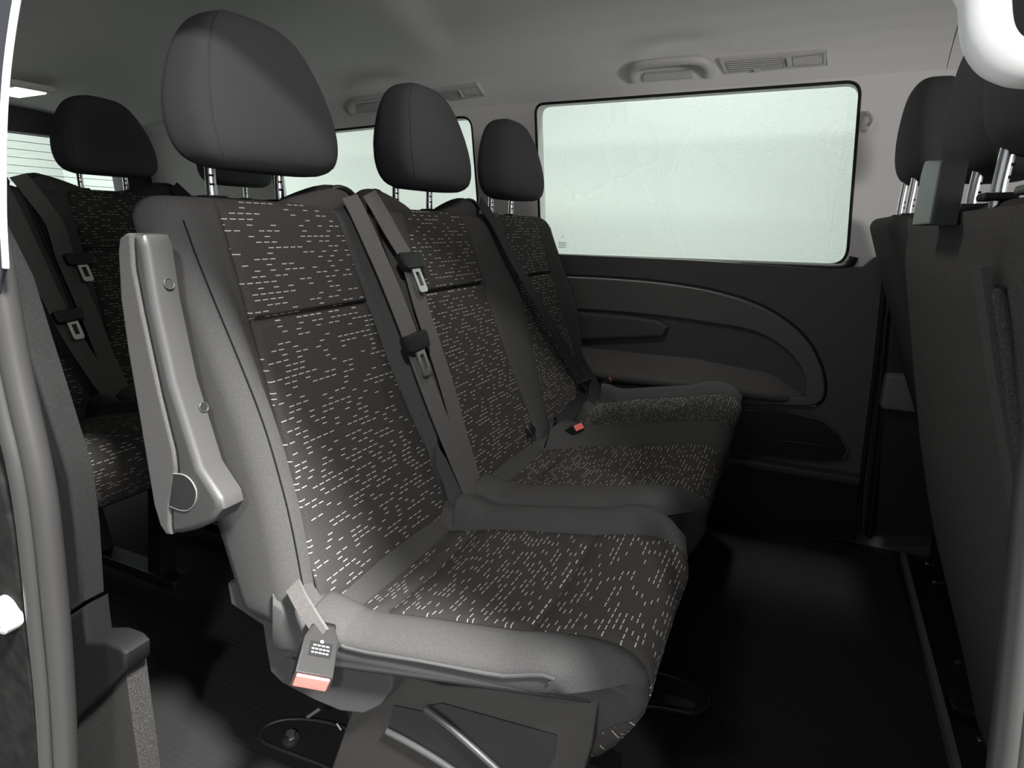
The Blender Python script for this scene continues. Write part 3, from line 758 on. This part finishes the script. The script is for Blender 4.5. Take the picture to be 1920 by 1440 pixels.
def small_buckle(parent, u, v, z, yc, ang, red=True, flat=False):
    q = on(u, v, 2, z); q = (q[0], q[1] - yc, q[2])
    rot = Matrix.Rotation(math.radians(ang), 4, 'Z') @ Matrix.Rotation(math.radians(-38), 4, 'Y')
    o = shift(box('buckle', q, (0.070, 0.042, 0.022), BLACKP, parent, bev=0.004, rot=rot))
    if red:
        e = Vector(q) + (rot @ Vector((0.034, 0, 0.001)))
        shift(box('button', e, (0.006, 0.034, 0.016), RED, o, bev=0.002, rot=rot))['label'] = 'red release button'
    else:
        e = Vector(q) + (rot @ Vector((0.015, -0.0, 0.012)))
        for k in range(3): shift(box('label_print', e + rot @ Vector((0, -0.010 + k * 0.01, 0)), (0.004, 0.006, 0.0008), LABELW, o, bev=0, rot=rot))
        rimp = [Vector(q) + rot @ Vector((0.034 - 0.05 * (t ** 2), -0.019 + 0.038 * t, 0.0115)) for t in np.linspace(0, 1, 9)]
        shift(tube('rim', rimp, 0.0012, HANDLEM, o, n=6))
    return o
small_buckle(D, 978, 818, 0.458, YD, 10, red=False)
small_buckle(D, 1068, 812, 0.448, YD, -15)
small_buckle(D, 1128, 722, 0.462, YD, 15)
lap = smooth_path([(q[0], q[1] - YD, q[2]) for q in [on(1100, 712, 1, 1.62), on(1085, 740, 2, 0.475), on(1072, 770, 2, 0.468), on(1052, 792, 2, 0.458), on(1038, 800, 2, 0.452)]], 5)
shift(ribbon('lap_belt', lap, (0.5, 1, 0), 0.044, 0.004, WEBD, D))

# ---------------------------------------------------------------- the same seats in the rear and front rows
REAR = Vector((-1.06, 0, 0.055))
RS = dup(S, S.location + REAR, 'single seat of the rear row at the left edge, in deep shade')
RD = dup(D, D.location + REAR, 'rear row double seat in front of the rear window')
for rr_ in (RS, RD):                                   # their belt tongues hang a little lower
    for ch in rr_.children:
        if ch.name.startswith('seat_belt'):
            for g in ch.children: g.location = (0.030, 0.022, -0.085)
FX = 0.935
FS = double('front double seat seen from behind, carpeted back filling the right edge', ORG + Vector((FX, 0.885, 0)), lean=0.31, xf0=-0.534, W=0.87, yo=0.0, DCB=(-0.20, 0.235), DH=(-0.158, 0.245), DQ=(-0.215, 0.215), CW=0.86, hdx=(0.016, 0.050))
FD = empty('single_seat', ORG + Vector((1.01, 1.61, 0)), 'far front seat seen from behind, beside the pale pillar at the right', 'seat')
backrest('backrest', FD, 0.42, [0.0], lean=0.44, xf0=-0.563); cushion('cushion', FD, 0.42, [0.0]); headrest(FD, 0.0, dx=-0.035, dz=0.028); seat_frame(FD, 0.40)
# carpet-faced back of the nearest front seat (in the seat's own coordinates)
def backx(z): return -0.534 - 0.31 * (z - 0.5) - interp(z, [0.2, 0.42, 0.6, 0.985], [0.13, 0.125, 0.118, 0.085])
V = []; F = []; ys_ = np.linspace(-0.428, 0.428, 48); zs_ = np.linspace(0.19, 0.975, 32)
for z in zs_:
    for y in ys_:
        k = abs(y) / 0.428; y = y if y < 0 else y * (1 - 0.52 * sstep(0.50, 0.20, z)); V.append((backx(z) - 0.012 * (1 - k ** 8) * sstep(0.96, 0.90, z) - 0.001 + 0.03 * k ** 14, y, z))
ny_ = len(ys_)
F = [(i * ny_ + j, i * ny_ + j + 1, (i + 1) * ny_ + j + 1, (i + 1) * ny_ + j) for i in range(len(zs_) - 1) for j in range(ny_ - 1)]
bpn = shift(mesh('back_panel', V, F, CARPET, FS)); bpn['label'] = 'black carpet facing on the back of the seat'
sd = bpn.modifiers.new('thick', 'SOLIDIFY'); sd.thickness = 0.006; sd.offset = 1
FYC = 0.885; FSO = Vector((FX, FYC, 0))
def onfb(u, v, off=0.0):
    n_ = np.array([1.0, 0, 0.26]); d = RW @ np.array([(u - 960) / FPX, (v - 720) / FPX, 1.0])
    p0 = np.array([backx(0.7) + FSO.x - 0.012 - off, 0, 0.7]); k = ((p0 - CAM) @ n_) / (d @ n_); p = CAM + d * k
    return (p[0] - FSO.x, p[1] - FYC, p[2])
shift(ribbon('seam_strip', smooth_path([onfb(*p, 0.010) for p in ((1838, 500), (1848, 580), (1862, 680), (1882, 800), (1902, 920), (1925, 1050))], 4), (0, 1, 0), 0.034, 0.006, STRIPM, bpn))
shift(tube('fold_ridge', smooth_path([onfb(*p, 0.004) for p in ((1872, 540), (1886, 620), (1898, 720), (1912, 830), (1930, 960))], 4), [0.003] + [0.006] * 15 + [0.003], CARPET, bpn, n=10))
gp = onfb(1770, 362, -0.02)
tb = [(0, -0.035), (0.0, 0.030), (0.012, 0.045), (0.022, 0.045), (0.125, 0.035), (0.125, -0.035)]
gt = shift(from_bm('belt_guide', plate_bm(tb, 0.026, ((gp[0], gp[1] + 0.02, gp[2] - 0.005), (0, -1, 0), (0, 0, 1), (-1, 0, 0)), 0.004), PLASTG, FS)); gt['label'] = 'grey plastic belt guide at the top of the seat back'
# riveted floor plinth under the front seats
PO = Vector((0.452, 1.20, FLZ)); PLN = empty('seat_plinth', PO, 'long black riveted floor plinth under the front seats at the lower right', 'plinth')
box('plinth_body', (0, 0, 0.12), (0.035, 1.34, 0.235), BLACKP, PLN, bev=0.006)
ra, rb_ = [Vector(on(u, v, 2, FLZ + 0.016)) - PO for u, v in ((1692, 1042), (1795, 1450))]
ribbon('edge_rail', [ra, rb_], (0, 0, 1), 0.020, 0.012, STRIPM, PLN)
box('foot_plate', ((ra.x + rb_.x) / 2 + 0.037, (ra.y + rb_.y) / 2, 0.006), (0.090, abs(ra.y - rb_.y), 0.010), BLACKP, PLN, bev=0.002)
for u, v in ((1738, 1056), (1752, 1090), (1796, 1241), (1838, 1387)):
    q = Vector(on(u, v, 2, FLZ + 0.013)) - PO; box('rivet', q, (0.010, 0.012, 0.006), CHROME, PLN, bev=0.002)

# ================================================================== DETAILS
LAMPS = 1
def dome_lamp(name, loc, power, label, group=None):
    e = empty(name, loc, label, 'lamp', group)
    box('housing', (0, 0, -0.004), (0.20, 0.13, 0.022), HANDLEM, e, bev=0.008)
    l = box('lens', (0, 0, -0.014), (0.16, 0.09, 0.012), LAMPM, e, bev=0.005); l['label'] = 'lit white lamp lens'
    if power:
        L_ = bpy.data.lights.new('dome_light', 'AREA'); L_.energy = power; L_.shape = 'RECTANGLE'; L_.size = 0.15; L_.size_y = 0.08; L_.color = (1, 0.93, 0.86)
        lo_ = bpy.data.objects.new('dome_light', L_); COL.objects.link(lo_); lo_.parent = e; lo_.location = (0, 0, -0.024)
    return e
dome_lamp('dome_lamp', (-0.30, 1.0, ceil_z(-0.30, 1.0) - 0.004), 2.1, 'unseen lit ceiling lamp set above the middle row cushions to brighten them', 'ceiling lamps')  # unseen lamp, moved forward to brighten cushions and seat backs
dome_lamp('dome_lamp', (-2.40, 1.26, ceil_z(-2.40, 1.26) - 0.004), 0.12, 'small lit ceiling lamp at the left edge above the rear window', 'ceiling lamps')

# ---- far sliding door: inner panel with arch moulding, ledge and pocket
door = bpy.data.objects.new('door_1', None); COL.objects.link(door); struct(door, 'black inner panel of the far sliding door under the large window')
DY = 1.887
def dpl(pts, y=DY): return [(float(q[0]), float(q[2])) for q in [on(u, v, 1, y) for u, v in pts]]
def dplate(name, pts, y_back, th, m, bev=0.004, parent=door, seg=3):
    return from_bm(name, plate_bm(dpl(pts), th, ((0, y_back, 0), (1, 0, 0), (0, 0, 1), (0, -1, 0)), bev, seg), m, parent, sharp=40)
dplate('door_panel', [(900, 470), (1000, 474), (1300, 487), (1560, 503), (1618, 500), (1640, 482), (1664, 482), (1640, 700), (1618, 885), (1612, 1000), (900, 860)], DY + 0.010, 0.012, DOORP, 0.004)
arch_out = smooth_path([(u, v, 0) for u, v in ((980, 514), (1150, 522), (1250, 531), (1340, 546), (1420, 571), (1480, 606), (1518, 645), (1540, 690), (1546, 725), (1541, 748), (1522, 759))], 5)
arch_in = smooth_path([(u, v, 0) for u, v in ((980, 574), (1150, 583), (1260, 594), (1340, 606), (1400, 616), (1445, 634), (1482, 662), (1504, 693), (1511, 722), (1509, 742))], 5)
ao = [(p[0], p[1]) for p in arch_out]; ai = [(p[0], p[1]) for p in arch_in]
dplate('arch_moulding', ao + [(1509, 752)] + ai[::-1], DY, 0.018, DOORL, 0.006)
dplate('lower_rim', [(980, 700), (1200, 722), (1400, 744), (1509, 742), (1522, 759), (1400, 757), (1200, 737), (980, 716)], DY, 0.018, DOORL, 0.006)
g3 = lambda pts, y, r, nm, m: tube(nm, [(q[0], y, q[2]) for q in [on(u, v, 1, DY) for u, v in pts]], r, m, door, n=8)
g3(ao, DY - 0.001, 0.0075, 'arch_groove', BLKRUB)
g3([(980, 705), (1110, 722), (1300, 741), (1440, 755), (1530, 760)], DY - 0.006, 0.0025, 'lower_trim_line', HANDLEM)
# armrest ledge inside the arch
la = [on(u, v, 1, DY) for u, v in ((980, 677), (1115, 693), (1300, 715), (1440, 733), (1500, 742))]
prof = [(0.0, 0.075), (-0.014, 0.058), (-0.040, 0.020), (-0.052, 0.008), (-0.056, -0.004), (-0.050, -0.018), (-0.030, -0.026), (0.0, -0.030)]
V = []; F = []
for i, q in enumerate(la):
    k = 1.0 if i < 3 else (0.75 if i == 3 else 0.15)
    for a, b_ in prof: V.append((q[0], DY + a * k, q[2] + b_ * (k if b_ > 0 else 1)))
npf = len(prof)
for i in range(len(la) - 1):
    for k in range(npf - 1): F.append((i * npf + k, i * npf + k + 1, (i + 1) * npf + k + 1, (i + 1) * npf + k))
F.append(tuple(range(npf))); F.append(tuple((len(la) - 1) * npf + k for k in range(npf)))
mesh('armrest_ledge', V, F, DOORL, door, sharp=50)
dplate('pull_grip', [(1000, 578), (1120, 585), (1190, 591), (1240, 599), (1256, 611), (1246, 630), (1150, 634), (1000, 640)], DY, 0.030, DOORP, 0.012, seg=4)
dplate('pocket_shade', [(1300, 765), (1400, 766), (1480, 770), (1540, 784), (1574, 812), (1590, 842), (1580, 858), (1540, 862), (1420, 850), (1300, 838)], DY, 0.0135, BLACKP, 0.002)  # flush black plate paints the shaded hollow of the pocket
g3([(1466, 824), (1500, 827), (1540, 832), (1560, 841)], DY - 0.016, 0.0022, 'pocket_edge', PLAST)
g3([(1480, 771), (1540, 785), (1574, 812), (1590, 842), (1580, 858)], DY - 0.013, 0.003, 'pocket_rim', DOORP)
bl_ = [on(u, v, 1, DY) for u, v in ((1300, 838), (1612, 888))]
mid = (bl_[0] + bl_[1]) / 2
box('lower_ledge', (mid[0], DY - 0.022, mid[2] - 0.012), (bl_[1][0] - bl_[0][0], 0.044, 0.024), PLASTG, door, bev=0.005)
dplate('kick_panel', [(1200, 842), (1420, 868), (1611, 900), (1604, 1010), (1200, 1010)], DY, 0.014, BLACKP, 0.002)
# black reveal between the panel top and the glass
rv = [onw(u, v, -0.004) for u, v in ((985, 481), (1100, 484), (1300, 492), (1500, 500), (1570, 502), (1594, 494), (1601, 482))]
tube('window_reveal', smooth_path([tuple(q) for q in rv], 4), 0.011, BLKRUB, door, n=10)
# ---- pillar between the sliding door and the front seats
for pts, r_, m_ in (([(1662, 486), (1640, 700), (1615, 905), (1610, 1000)], 0.006, BLKRUB), ([(1672, 490), (1652, 700), (1630, 905), (1622, 1005)], 0.0045, PLAST), ([(1684, 495), (1664, 700), (1641, 905), (1630, 1008)], 0.008, BLKRUB)):
    t_ = tube('trim_2', smooth_path([tuple(on(u, v, 1, DY - 0.006)) for u, v in pts], 5), r_, m_, n=8); struct(t_, 'rubber seal strip at the front edge of the far sliding door')
pb = from_bm('trim_3', plate_bm(dpl([(1680, 485), (1860, 485), (1860, 1000), (1640, 1000), (1660, 700)]), 0.02, ((0, DY + 0.004, 0), (1, 0, 0), (0, 0, 1), (0, -1, 0)), 0.004), PLAST, None); struct(pb, 'dark pillar trim beside the front seat')
q = on(1690, 716, 1, DY - 0.03); sb = box('trim_4', (q[0] + 0.02, DY - 0.02, q[2] - 0.03), (0.12, 0.05, 0.10), RIMG, bev=0.012); struct(sb, 'grey belt housing cover at the pillar')
# upper pillar step and coat hook
q = onw(1622, 228, -0.004)
hk = empty('coat_hook', q, 'small grey coat hook on the pale pillar at the window corner', 'hook')
box('hook_base', (0, -0.002, 0), (0.014, 0.010, 0.050), HANDLEM, hk, bev=0.004)
tube('hook_arm', smooth_path([(0.0, -0.006, 0.018), (0.006, -0.020, 0.012), (0.010, -0.030, -0.002), (0.006, -0.026, -0.014)], 4), 0.005, HANDLEM, hk, n=8)

# ---- fittings on the curved edge of the headliner
CN = np.array([0, -0.72, -0.70]); CN = CN / np.linalg.norm(CN); CP = np.array([0, 1.823, 1.384])
def onc(u, v, off=0.0):
    d = RW @ np.array([(u - 960) / FPX, (v - 720) / FPX, 1.0]); k = ((CP - CAM) @ CN + off) / (d @ CN); return CAM + d * k
CEY = np.cross(CN, np.array([1.0, 0, 0])); CEY = CEY / np.linalg.norm(CEY)
def grab_handle(pts, pad, label, loc):
    e = empty('grab_handle', loc, label, 'handle', 'ceiling grab handles on the far side')
    L_ = Vector(loc); K = len(pts)
    offs = [0.004, 0.016, 0.028, 0.034, 0.034, 0.028, 0.016, 0.004]
    P = [Vector(onc(u, v, o_)) - L_ for (u, v), o_ in zip(pts, offs)]
    pth = smooth_path(P, 5); n_ = len(pth)
    rad = [0.0155 - 0.0045 * math.sin(math.pi * i / (n_ - 1)) for i in range(n_)]
    tube('grip', pth, rad, HANDLEM, e, n=14, squash=(1.0, 1.0))
    pp = [Vector(onc(u, v, 0.0)) - L_ for u, v in pad]
    bm = bmesh.new(); f = bm.faces.new([bm.verts.new(p) for p in pp]); r_ = bmesh.ops.extrude_face_region(bm, geom=[f]); nv = [g for g in r_['geom'] if isinstance(g, bmesh.types.BMVert)]
    bmesh.ops.translate(bm, vec=Vector(CN) * 0.012, verts=nv); from_bm('backing_plate', bm, HANDLEM, e)
    return e
grab_handle([(1190, 146), (1186, 133), (1200, 122), (1240, 117), (1285, 113), (1313, 114), (1328, 124), (1329, 137)], [(1208, 148), (1210, 135), (1296, 128), (1302, 141)], 'grey ceiling grab handle above the large side window, left of the air vent', tuple(onc(1258, 130, 0)))
grab_handle([(660, 208), (657, 196), (668, 188), (700, 184), (735, 180), (765, 181), (778, 190), (780, 200)], [(672, 209), (675, 197), (748, 192), (752, 203)], 'grey ceiling grab handle above the rear quarter window, half behind a headrest', tuple(onc(715, 195, 0)))
def air_vent(c4, label, louvre=(0.06, 0.60)):
    """c4: photo corners TL TR BR BL"""
    C = [Vector(onc(u, v, 0.0)) for u, v in c4]; cen = sum(C, Vector()) / 4
    e = empty('air_vent', cen, label, 'vent', 'ceiling air vents on the far side')
    A = [c - cen for c in C]; nn = Vector(CN)
    def P(s, t, o=0.0): 
        return (A[0] * (1 - s) + A[1] * s) * (1 - t) + (A[3] * (1 - s) + A[2] * s) * t + nn * o
    def slab(name, s0, s1, t0, t1, o0, o1, m, par, bev=0.0015):
        bm = bmesh.new(); vv = [bm.verts.new(P(a, b_, o0)) for a, b_ in rounded_poly([(s0, t0), (s1, t0), (s1, t1), (s0, t1)], 0.02 if (s1 - s0) > 0.3 and (t1 - t0) > 0.3 else 0.0, 3)]
        f = bm.faces.new(vv); r_ = bmesh.ops.extrude_face_region(bm, geom=[f]); nv = [g for g in r_['geom'] if isinstance(g, bmesh.types.BMVert)]
        bmesh.ops.translate(bm, vec=nn * (o1 - o0), verts=nv)
        tp = [ed for ed in bm.edges if all(v in nv for v in ed.verts)]
        if bev: bmesh.ops.bevel(bm, geom=tp, offset=bev, segments=2, profile=0.5, affect='EDGES')
        return from_bm(name, bm, m, par)
    fr_ = slab('frame', 0, 1, 0, 1, -0.004, 0.008, VENTM, e, 0.003)
    slab('louvre_bay', louvre[0], louvre[1], 0.22, 0.86, 0.0078, 0.0084, mat('vent_shadow', (0.11, 0.107, 0.104), 0.8) if 'vent_shadow' not in bpy.data.materials else bpy.data.materials['vent_shadow'], fr_, 0)
    for k in range(5):
        t0 = 0.24 + k * 0.125
        slab('louvre', louvre[0] + 0.005, louvre[1] - 0.005, t0, t0 + 0.075, 0.008, 0.0105, VENTM, e, 0.0008)
    slab('slider', 0.31, 0.375, 0.80, 0.90, 0.009, 0.016, VENTM, e, 0.0015)
    slab('thumb_wheel', 0.635, 0.665, 0.30, 0.76, 0.008, 0.013, VENTM, e, 0.001)
    g_ = bpy.data.materials['vent_shadow']
    for s0, s1, t0, t1 in ((0.615, 0.620, 0.25, 0.82), (0.685, 0.690, 0.25, 0.82), (0.955, 0.960, 0.2, 0.8), (0.69, 0.955, 0.22, 0.235), (0.69, 0.955, 0.82, 0.835)):
        slab('joint_line', s0, s1, t0, t1, 0.0078, 0.0085, g_, fr_, 0)
    return e
air_vent([(1346, 107), (1552, 91), (1553, 120), (1358, 137)], 'grey ceiling air vent with louvres above the right half of the large window')
air_vent([(792, 167), (895, 153), (912, 178), (806, 196)], 'grey ceiling air vent mostly hidden behind the middle headrest')

# ---- near grab handle on the front door pillar (strongly lit)
hl = Vector((0.16, 0.39, 1.04))
ghn = empty('grab_handle', hl, 'large pale grab handle close to the viewer at the top right corner', 'handle')
pts = [(0.128, 0.387, 1.16), (0.103, 0.395, 1.146)] + [tuple(at(u, v, d)) for (u, v), d in (((1846, -90), 0.300), ((1845, 0), 0.300), ((1850, 62), 0.300), ((1868, 98), 0.301), ((1898, 117), 0.303), ((1940, 124), 0.308))] + [(0.112, 0.396, 1.028), (0.128, 0.388, 1.022)]
tube('grip', smooth_path([Vector(p) - hl for p in pts], 6), 0.0108, WHITEP, ghn, n=18)
for z in (1.022, 1.16): box('mount', Vector((0.126, 0.385, z)) - hl, (0.022, 0.034, 0.040), WHITEP, ghn, bev=0.006)
# pillar behind it, with the door seal that runs down the right edge
bp_m = box('trim_5', (0.2865, 0.358, 0.82), (0.297, 0.036, 1.06), DARKGAP, bev=0.012); struct(bp_m, 'dark pillar between the front door and the open sliding door')
for (pts, r_) in (([(2010, 450), (1962, 740), (1934, 900), (1922, 1020), (1910, 1140), (1897, 1275), (1879, 1440), (1862, 1600)], 0.0066), ([(2045, 450), (2000, 740), (1972, 900), (1958, 1020), (1945, 1140), (1930, 1275), (1911, 1440), (1892, 1600)], 0.0052)):
    t_ = tube('trim_6', smooth_path([tuple(on(u, v, 1, 0.335)) for u, v in pts], 5), r_, RUBBER, n=14); struct(t_, 'grey rubber door seal at the right edge')

# ---- rear edge of the door opening at the left: seals, trim panels, carpet
for k, (pts, r_) in enumerate((([(-30, 380), (-8, 480), (8, 570), (32, 700), (72, 880), (90, 1000), (108, 1180), (117, 1300), (124, 1440), (128, 1560)], 0.0135), ([(-20, 640), (8, 770), (34, 880), (52, 1000), (70, 1180), (82, 1300), (90, 1440), (95, 1560)], 0.0095))):
    t_ = tube('trim_7', smooth_path([tuple(on(u, v, 1, 0.33 - 0.012 * k)) for u, v in pts], 5), r_, RUBBER, n=16); struct(t_, 'grey rubber door seal tube at the left edge')
wl = tube('trim_8', smooth_path([tuple(on(u, v, 1, 0.32)) for u, v in ((46, -60), (32, 0), (18, 90), (10, 170), (6, 260), (6, 400), (11, 502))], 5), 0.0028, WHITEP, n=10); struct(wl, 'bright white trim strip down the upper left edge')
JY = 0.405
def jpl(pts, y=JY): return [(float(q[0]), float(q[2])) for q in [on(u, v, 1, y) for u, v in pts]]
def jplate(name, pts, th, m, label, y=JY, bev=0.006):
    o = from_bm(name, plate_bm(jpl(pts, y), th, ((0, y + th, 0), (1, 0, 0), (0, 0, 1), (0, -1, 0)), bev, 3), m, None, sharp=40); return struct(o, label)
jplate('trim_9', [(-200, 300), (-40, 420), (10, 520), (50, 645), (84, 750), (117, 855), (130, 900), (143, 1000), (153, 1130), (118, 1158), (60, 1160), (-200, 1160)], 0.03, mat('grey_trim', (0.011, 0.011, 0.011), 0.9, spec=0.1, noise=0.3, scale=700), 'grey grained trim panel behind the left door seal')
jplate('trim_10', [(-200, 1163), (60, 1163), (118, 1162), (154, 1138), (158, 1170), (163, 1204), (195, 1204), (222, 1215), (234, 1228), (235, 1256), (190, 1305), (138, 1352), (100, 1440), (-200, 1500)], 0.035, mat('step_plastic', (0.007, 0.007, 0.007), 0.6, spec=0.2, bump=0.1, scale=900), 'dark plastic step trim at the lower left')
jplate('trim_11', [(-100, 1560), (100, 1400), (140, 1352), (190, 1307), (236, 1258), (246, 1330), (262, 1440), (275, 1560)], 0.03, GCARP, 'grey speckled carpet lining at the lower left', y=0.42, bev=0.003)
q = on(100, 835, 1, 0.44)
cup = empty('belt_guide_cover', q, 'rounded grey cover poking out behind the left trim panel', 'cover')
bm = bmesh.new(); bmesh.ops.create_uvsphere(bm, u_segments=20, v_segments=14, radius=1); bmesh.ops.scale(bm, vec=(0.030, 0.024, 0.062), verts=bm.verts)
from_bm('shell', bm, PLAST, cup); tube('rim', [(0.029 * math.cos(a) * 0.99, 0.0, 0.061 * math.sin(a)) for a in np.linspace(0, 2 * math.pi, 28)[:-1]], 0.0016, PLASTG, cup, n=6, closed=True)
jplate('trim_14', [(46, -120), (27, 0), (13, 90), (5, 170), (1, 260), (1, 400), (5, 505), (-10, 560), (-60, 560), (-520, 560), (-520, -120)], 0.004, mat('painted_jamb', (0.020, 0.021, 0.026), 0.5, spec=0.4), 'dark painted door jamb behind the white strip', y=0.319, bev=0.001)
jb = jplate('trim_12', [(-300, 700), (-60, 760), (0, 900), (24, 1000), (40, 1150), (58, 1280), (72, 1440), (80, 1600), (-300, 1600)], 0.02, mat('taped_metal', (0.009, 0.0088, 0.0085), 0.9, spec=0.1, noise=0.5, scale=40, bump=0.8), 'dark taped body metal at the lower left edge', y=0.31)
q = on(2, 1155, 1, 0.30)
cap = empty('latch_cap', q, 'round white latch cap at the lower left edge', 'cap')
V_, F_ = tube_geo([(0, 0.012, 0), (0, -0.004, 0), (0, -0.008, 0)], [0.0215, 0.0215, 0.016], 24); mesh('disc', V_, F_, HANDLEM, cap, sharp=40)
V_, F_ = tube_geo([(0.004, 0.0, 0.004), (0.004, -0.014, 0.004)], [0.008, 0.0065], 14); mesh('stud', V_, F_, CHROME, cap, sharp=40)
tube('ridge', [(0.013 * math.cos(a), -0.008, 0.013 * math.sin(a)) for a in np.linspace(0, 2 * math.pi, 20)[:-1]], 0.0015, PLASTG, cap, n=6, closed=True)

# ---- floor anchor plates
def anchor(pix, label, bolt=None, slot=None):
    P = [on(u, v, 2, FLZ + 0.010) for u, v in pix]; c = sum(P) / len(P); c[2] = FLZ
    e = empty('floor_anchor', c, label, 'anchor', 'floor anchor plates')
    o = from_bm('plate', plate_bm([(p[0] - c[0], p[1] - c[1]) for p in P], 0.010, ((0, 0, 0.0), (1, 0, 0), (0, 1, 0), (0, 0, 1)), 0.004), BLKRUB, e)
    rim = smooth_path([(p[0] - c[0], p[1] - c[1], 0.009) for p in P], 4, closed=True); tube('rim', rim, 0.0035, PLAST, e, n=8, closed=True)
    if bolt:
        b_ = on(*bolt, 2, FLZ + 0.02) - c
        V_, F_ = tube_geo([(b_[0], b_[1], 0.006), (b_[0], b_[1], 0.016), (b_[0], b_[1], 0.019)], [0.016, 0.016, 0.011], 18); mesh('washer', V_, F_, DSTEEL, e, sharp=40)
        V_, F_ = tube_geo([(b_[0], b_[1], 0.018), (b_[0], b_[1], 0.027)], [0.0095, 0.009], 6); mesh('bolt', V_, F_, CHROME, e, sharp=30)
    if slot:
        S_ = [on(u, v, 2, FLZ + 0.012) - c for u, v in slot]
        from_bm('slot', plate_bm([(p[0], p[1]) for p in S_], 0.003, ((0, 0, 0.009), (1, 0, 0), (0, 1, 0), (0, 0, 1)), 0.001), PLASTG, e)
    return e
anchor([(488, 1372), (505, 1357), (540, 1348), (590, 1350), (640, 1362), (720, 1395), (800, 1450), (700, 1470), (600, 1432), (520, 1402), (492, 1388)], 'black floor anchor plate with a shiny bolt, under the nearest seat', bolt=(545, 1380))
anchor([(1180, 1262), (1230, 1260), (1290, 1280), (1325, 1305), (1325, 1325), (1300, 1336), (1240, 1325), (1180, 1315)], 'black floor anchor plate with a slot, ahead of the nearest seat', slot=[(1243, 1300), (1262, 1303), (1302, 1316), (1304, 1326), (1290, 1327), (1246, 1316)])
# bright rail edge under the rear row and springs under the near seat
q0, q1 = on(228, 1180, 1, 1.0), on(266, 1264, 1, 0.93)
for ch in RS.children:
    if ch.name.startswith('seat_pan'): break
e0 = Vector(q0) - RS.location; e1 = Vector(q1) - RS.location
tube('rail_edge', [e0, e1], 0.0022, CHROME, RS, n=8)
for (u0, v0, u1, v1, r_) in ((578, 1342, 602, 1326, 0.004), (664, 1338, 684, 1350, 0.003), (632, 1356, 640, 1368, 0.002), (662, 1355, 672, 1367, 0.002)):
    a_, b_ = on(u0, v0, 1, 0.56) - np.array(S.location), on(u1, v1, 1, 0.56) - np.array(S.location)
    tube('spring_pin', [tuple(a_), tuple(b_)], r_, CHROME, S, n=8)
V_, F_ = tube_geo([tuple(on(736, 1318, 1, 0.56) - np.array(S.location)), tuple(on(742, 1338, 1, 0.56) - np.array(S.location))], 0.006, 12); mesh('spring_pin', V_, F_, DSTEEL, S)

for o_ in (S, RS, FD): o_['group'] = 'single seats in the three rows'
for o_ in (D, RD, FS): o_['group'] = 'double seats in the three rows'
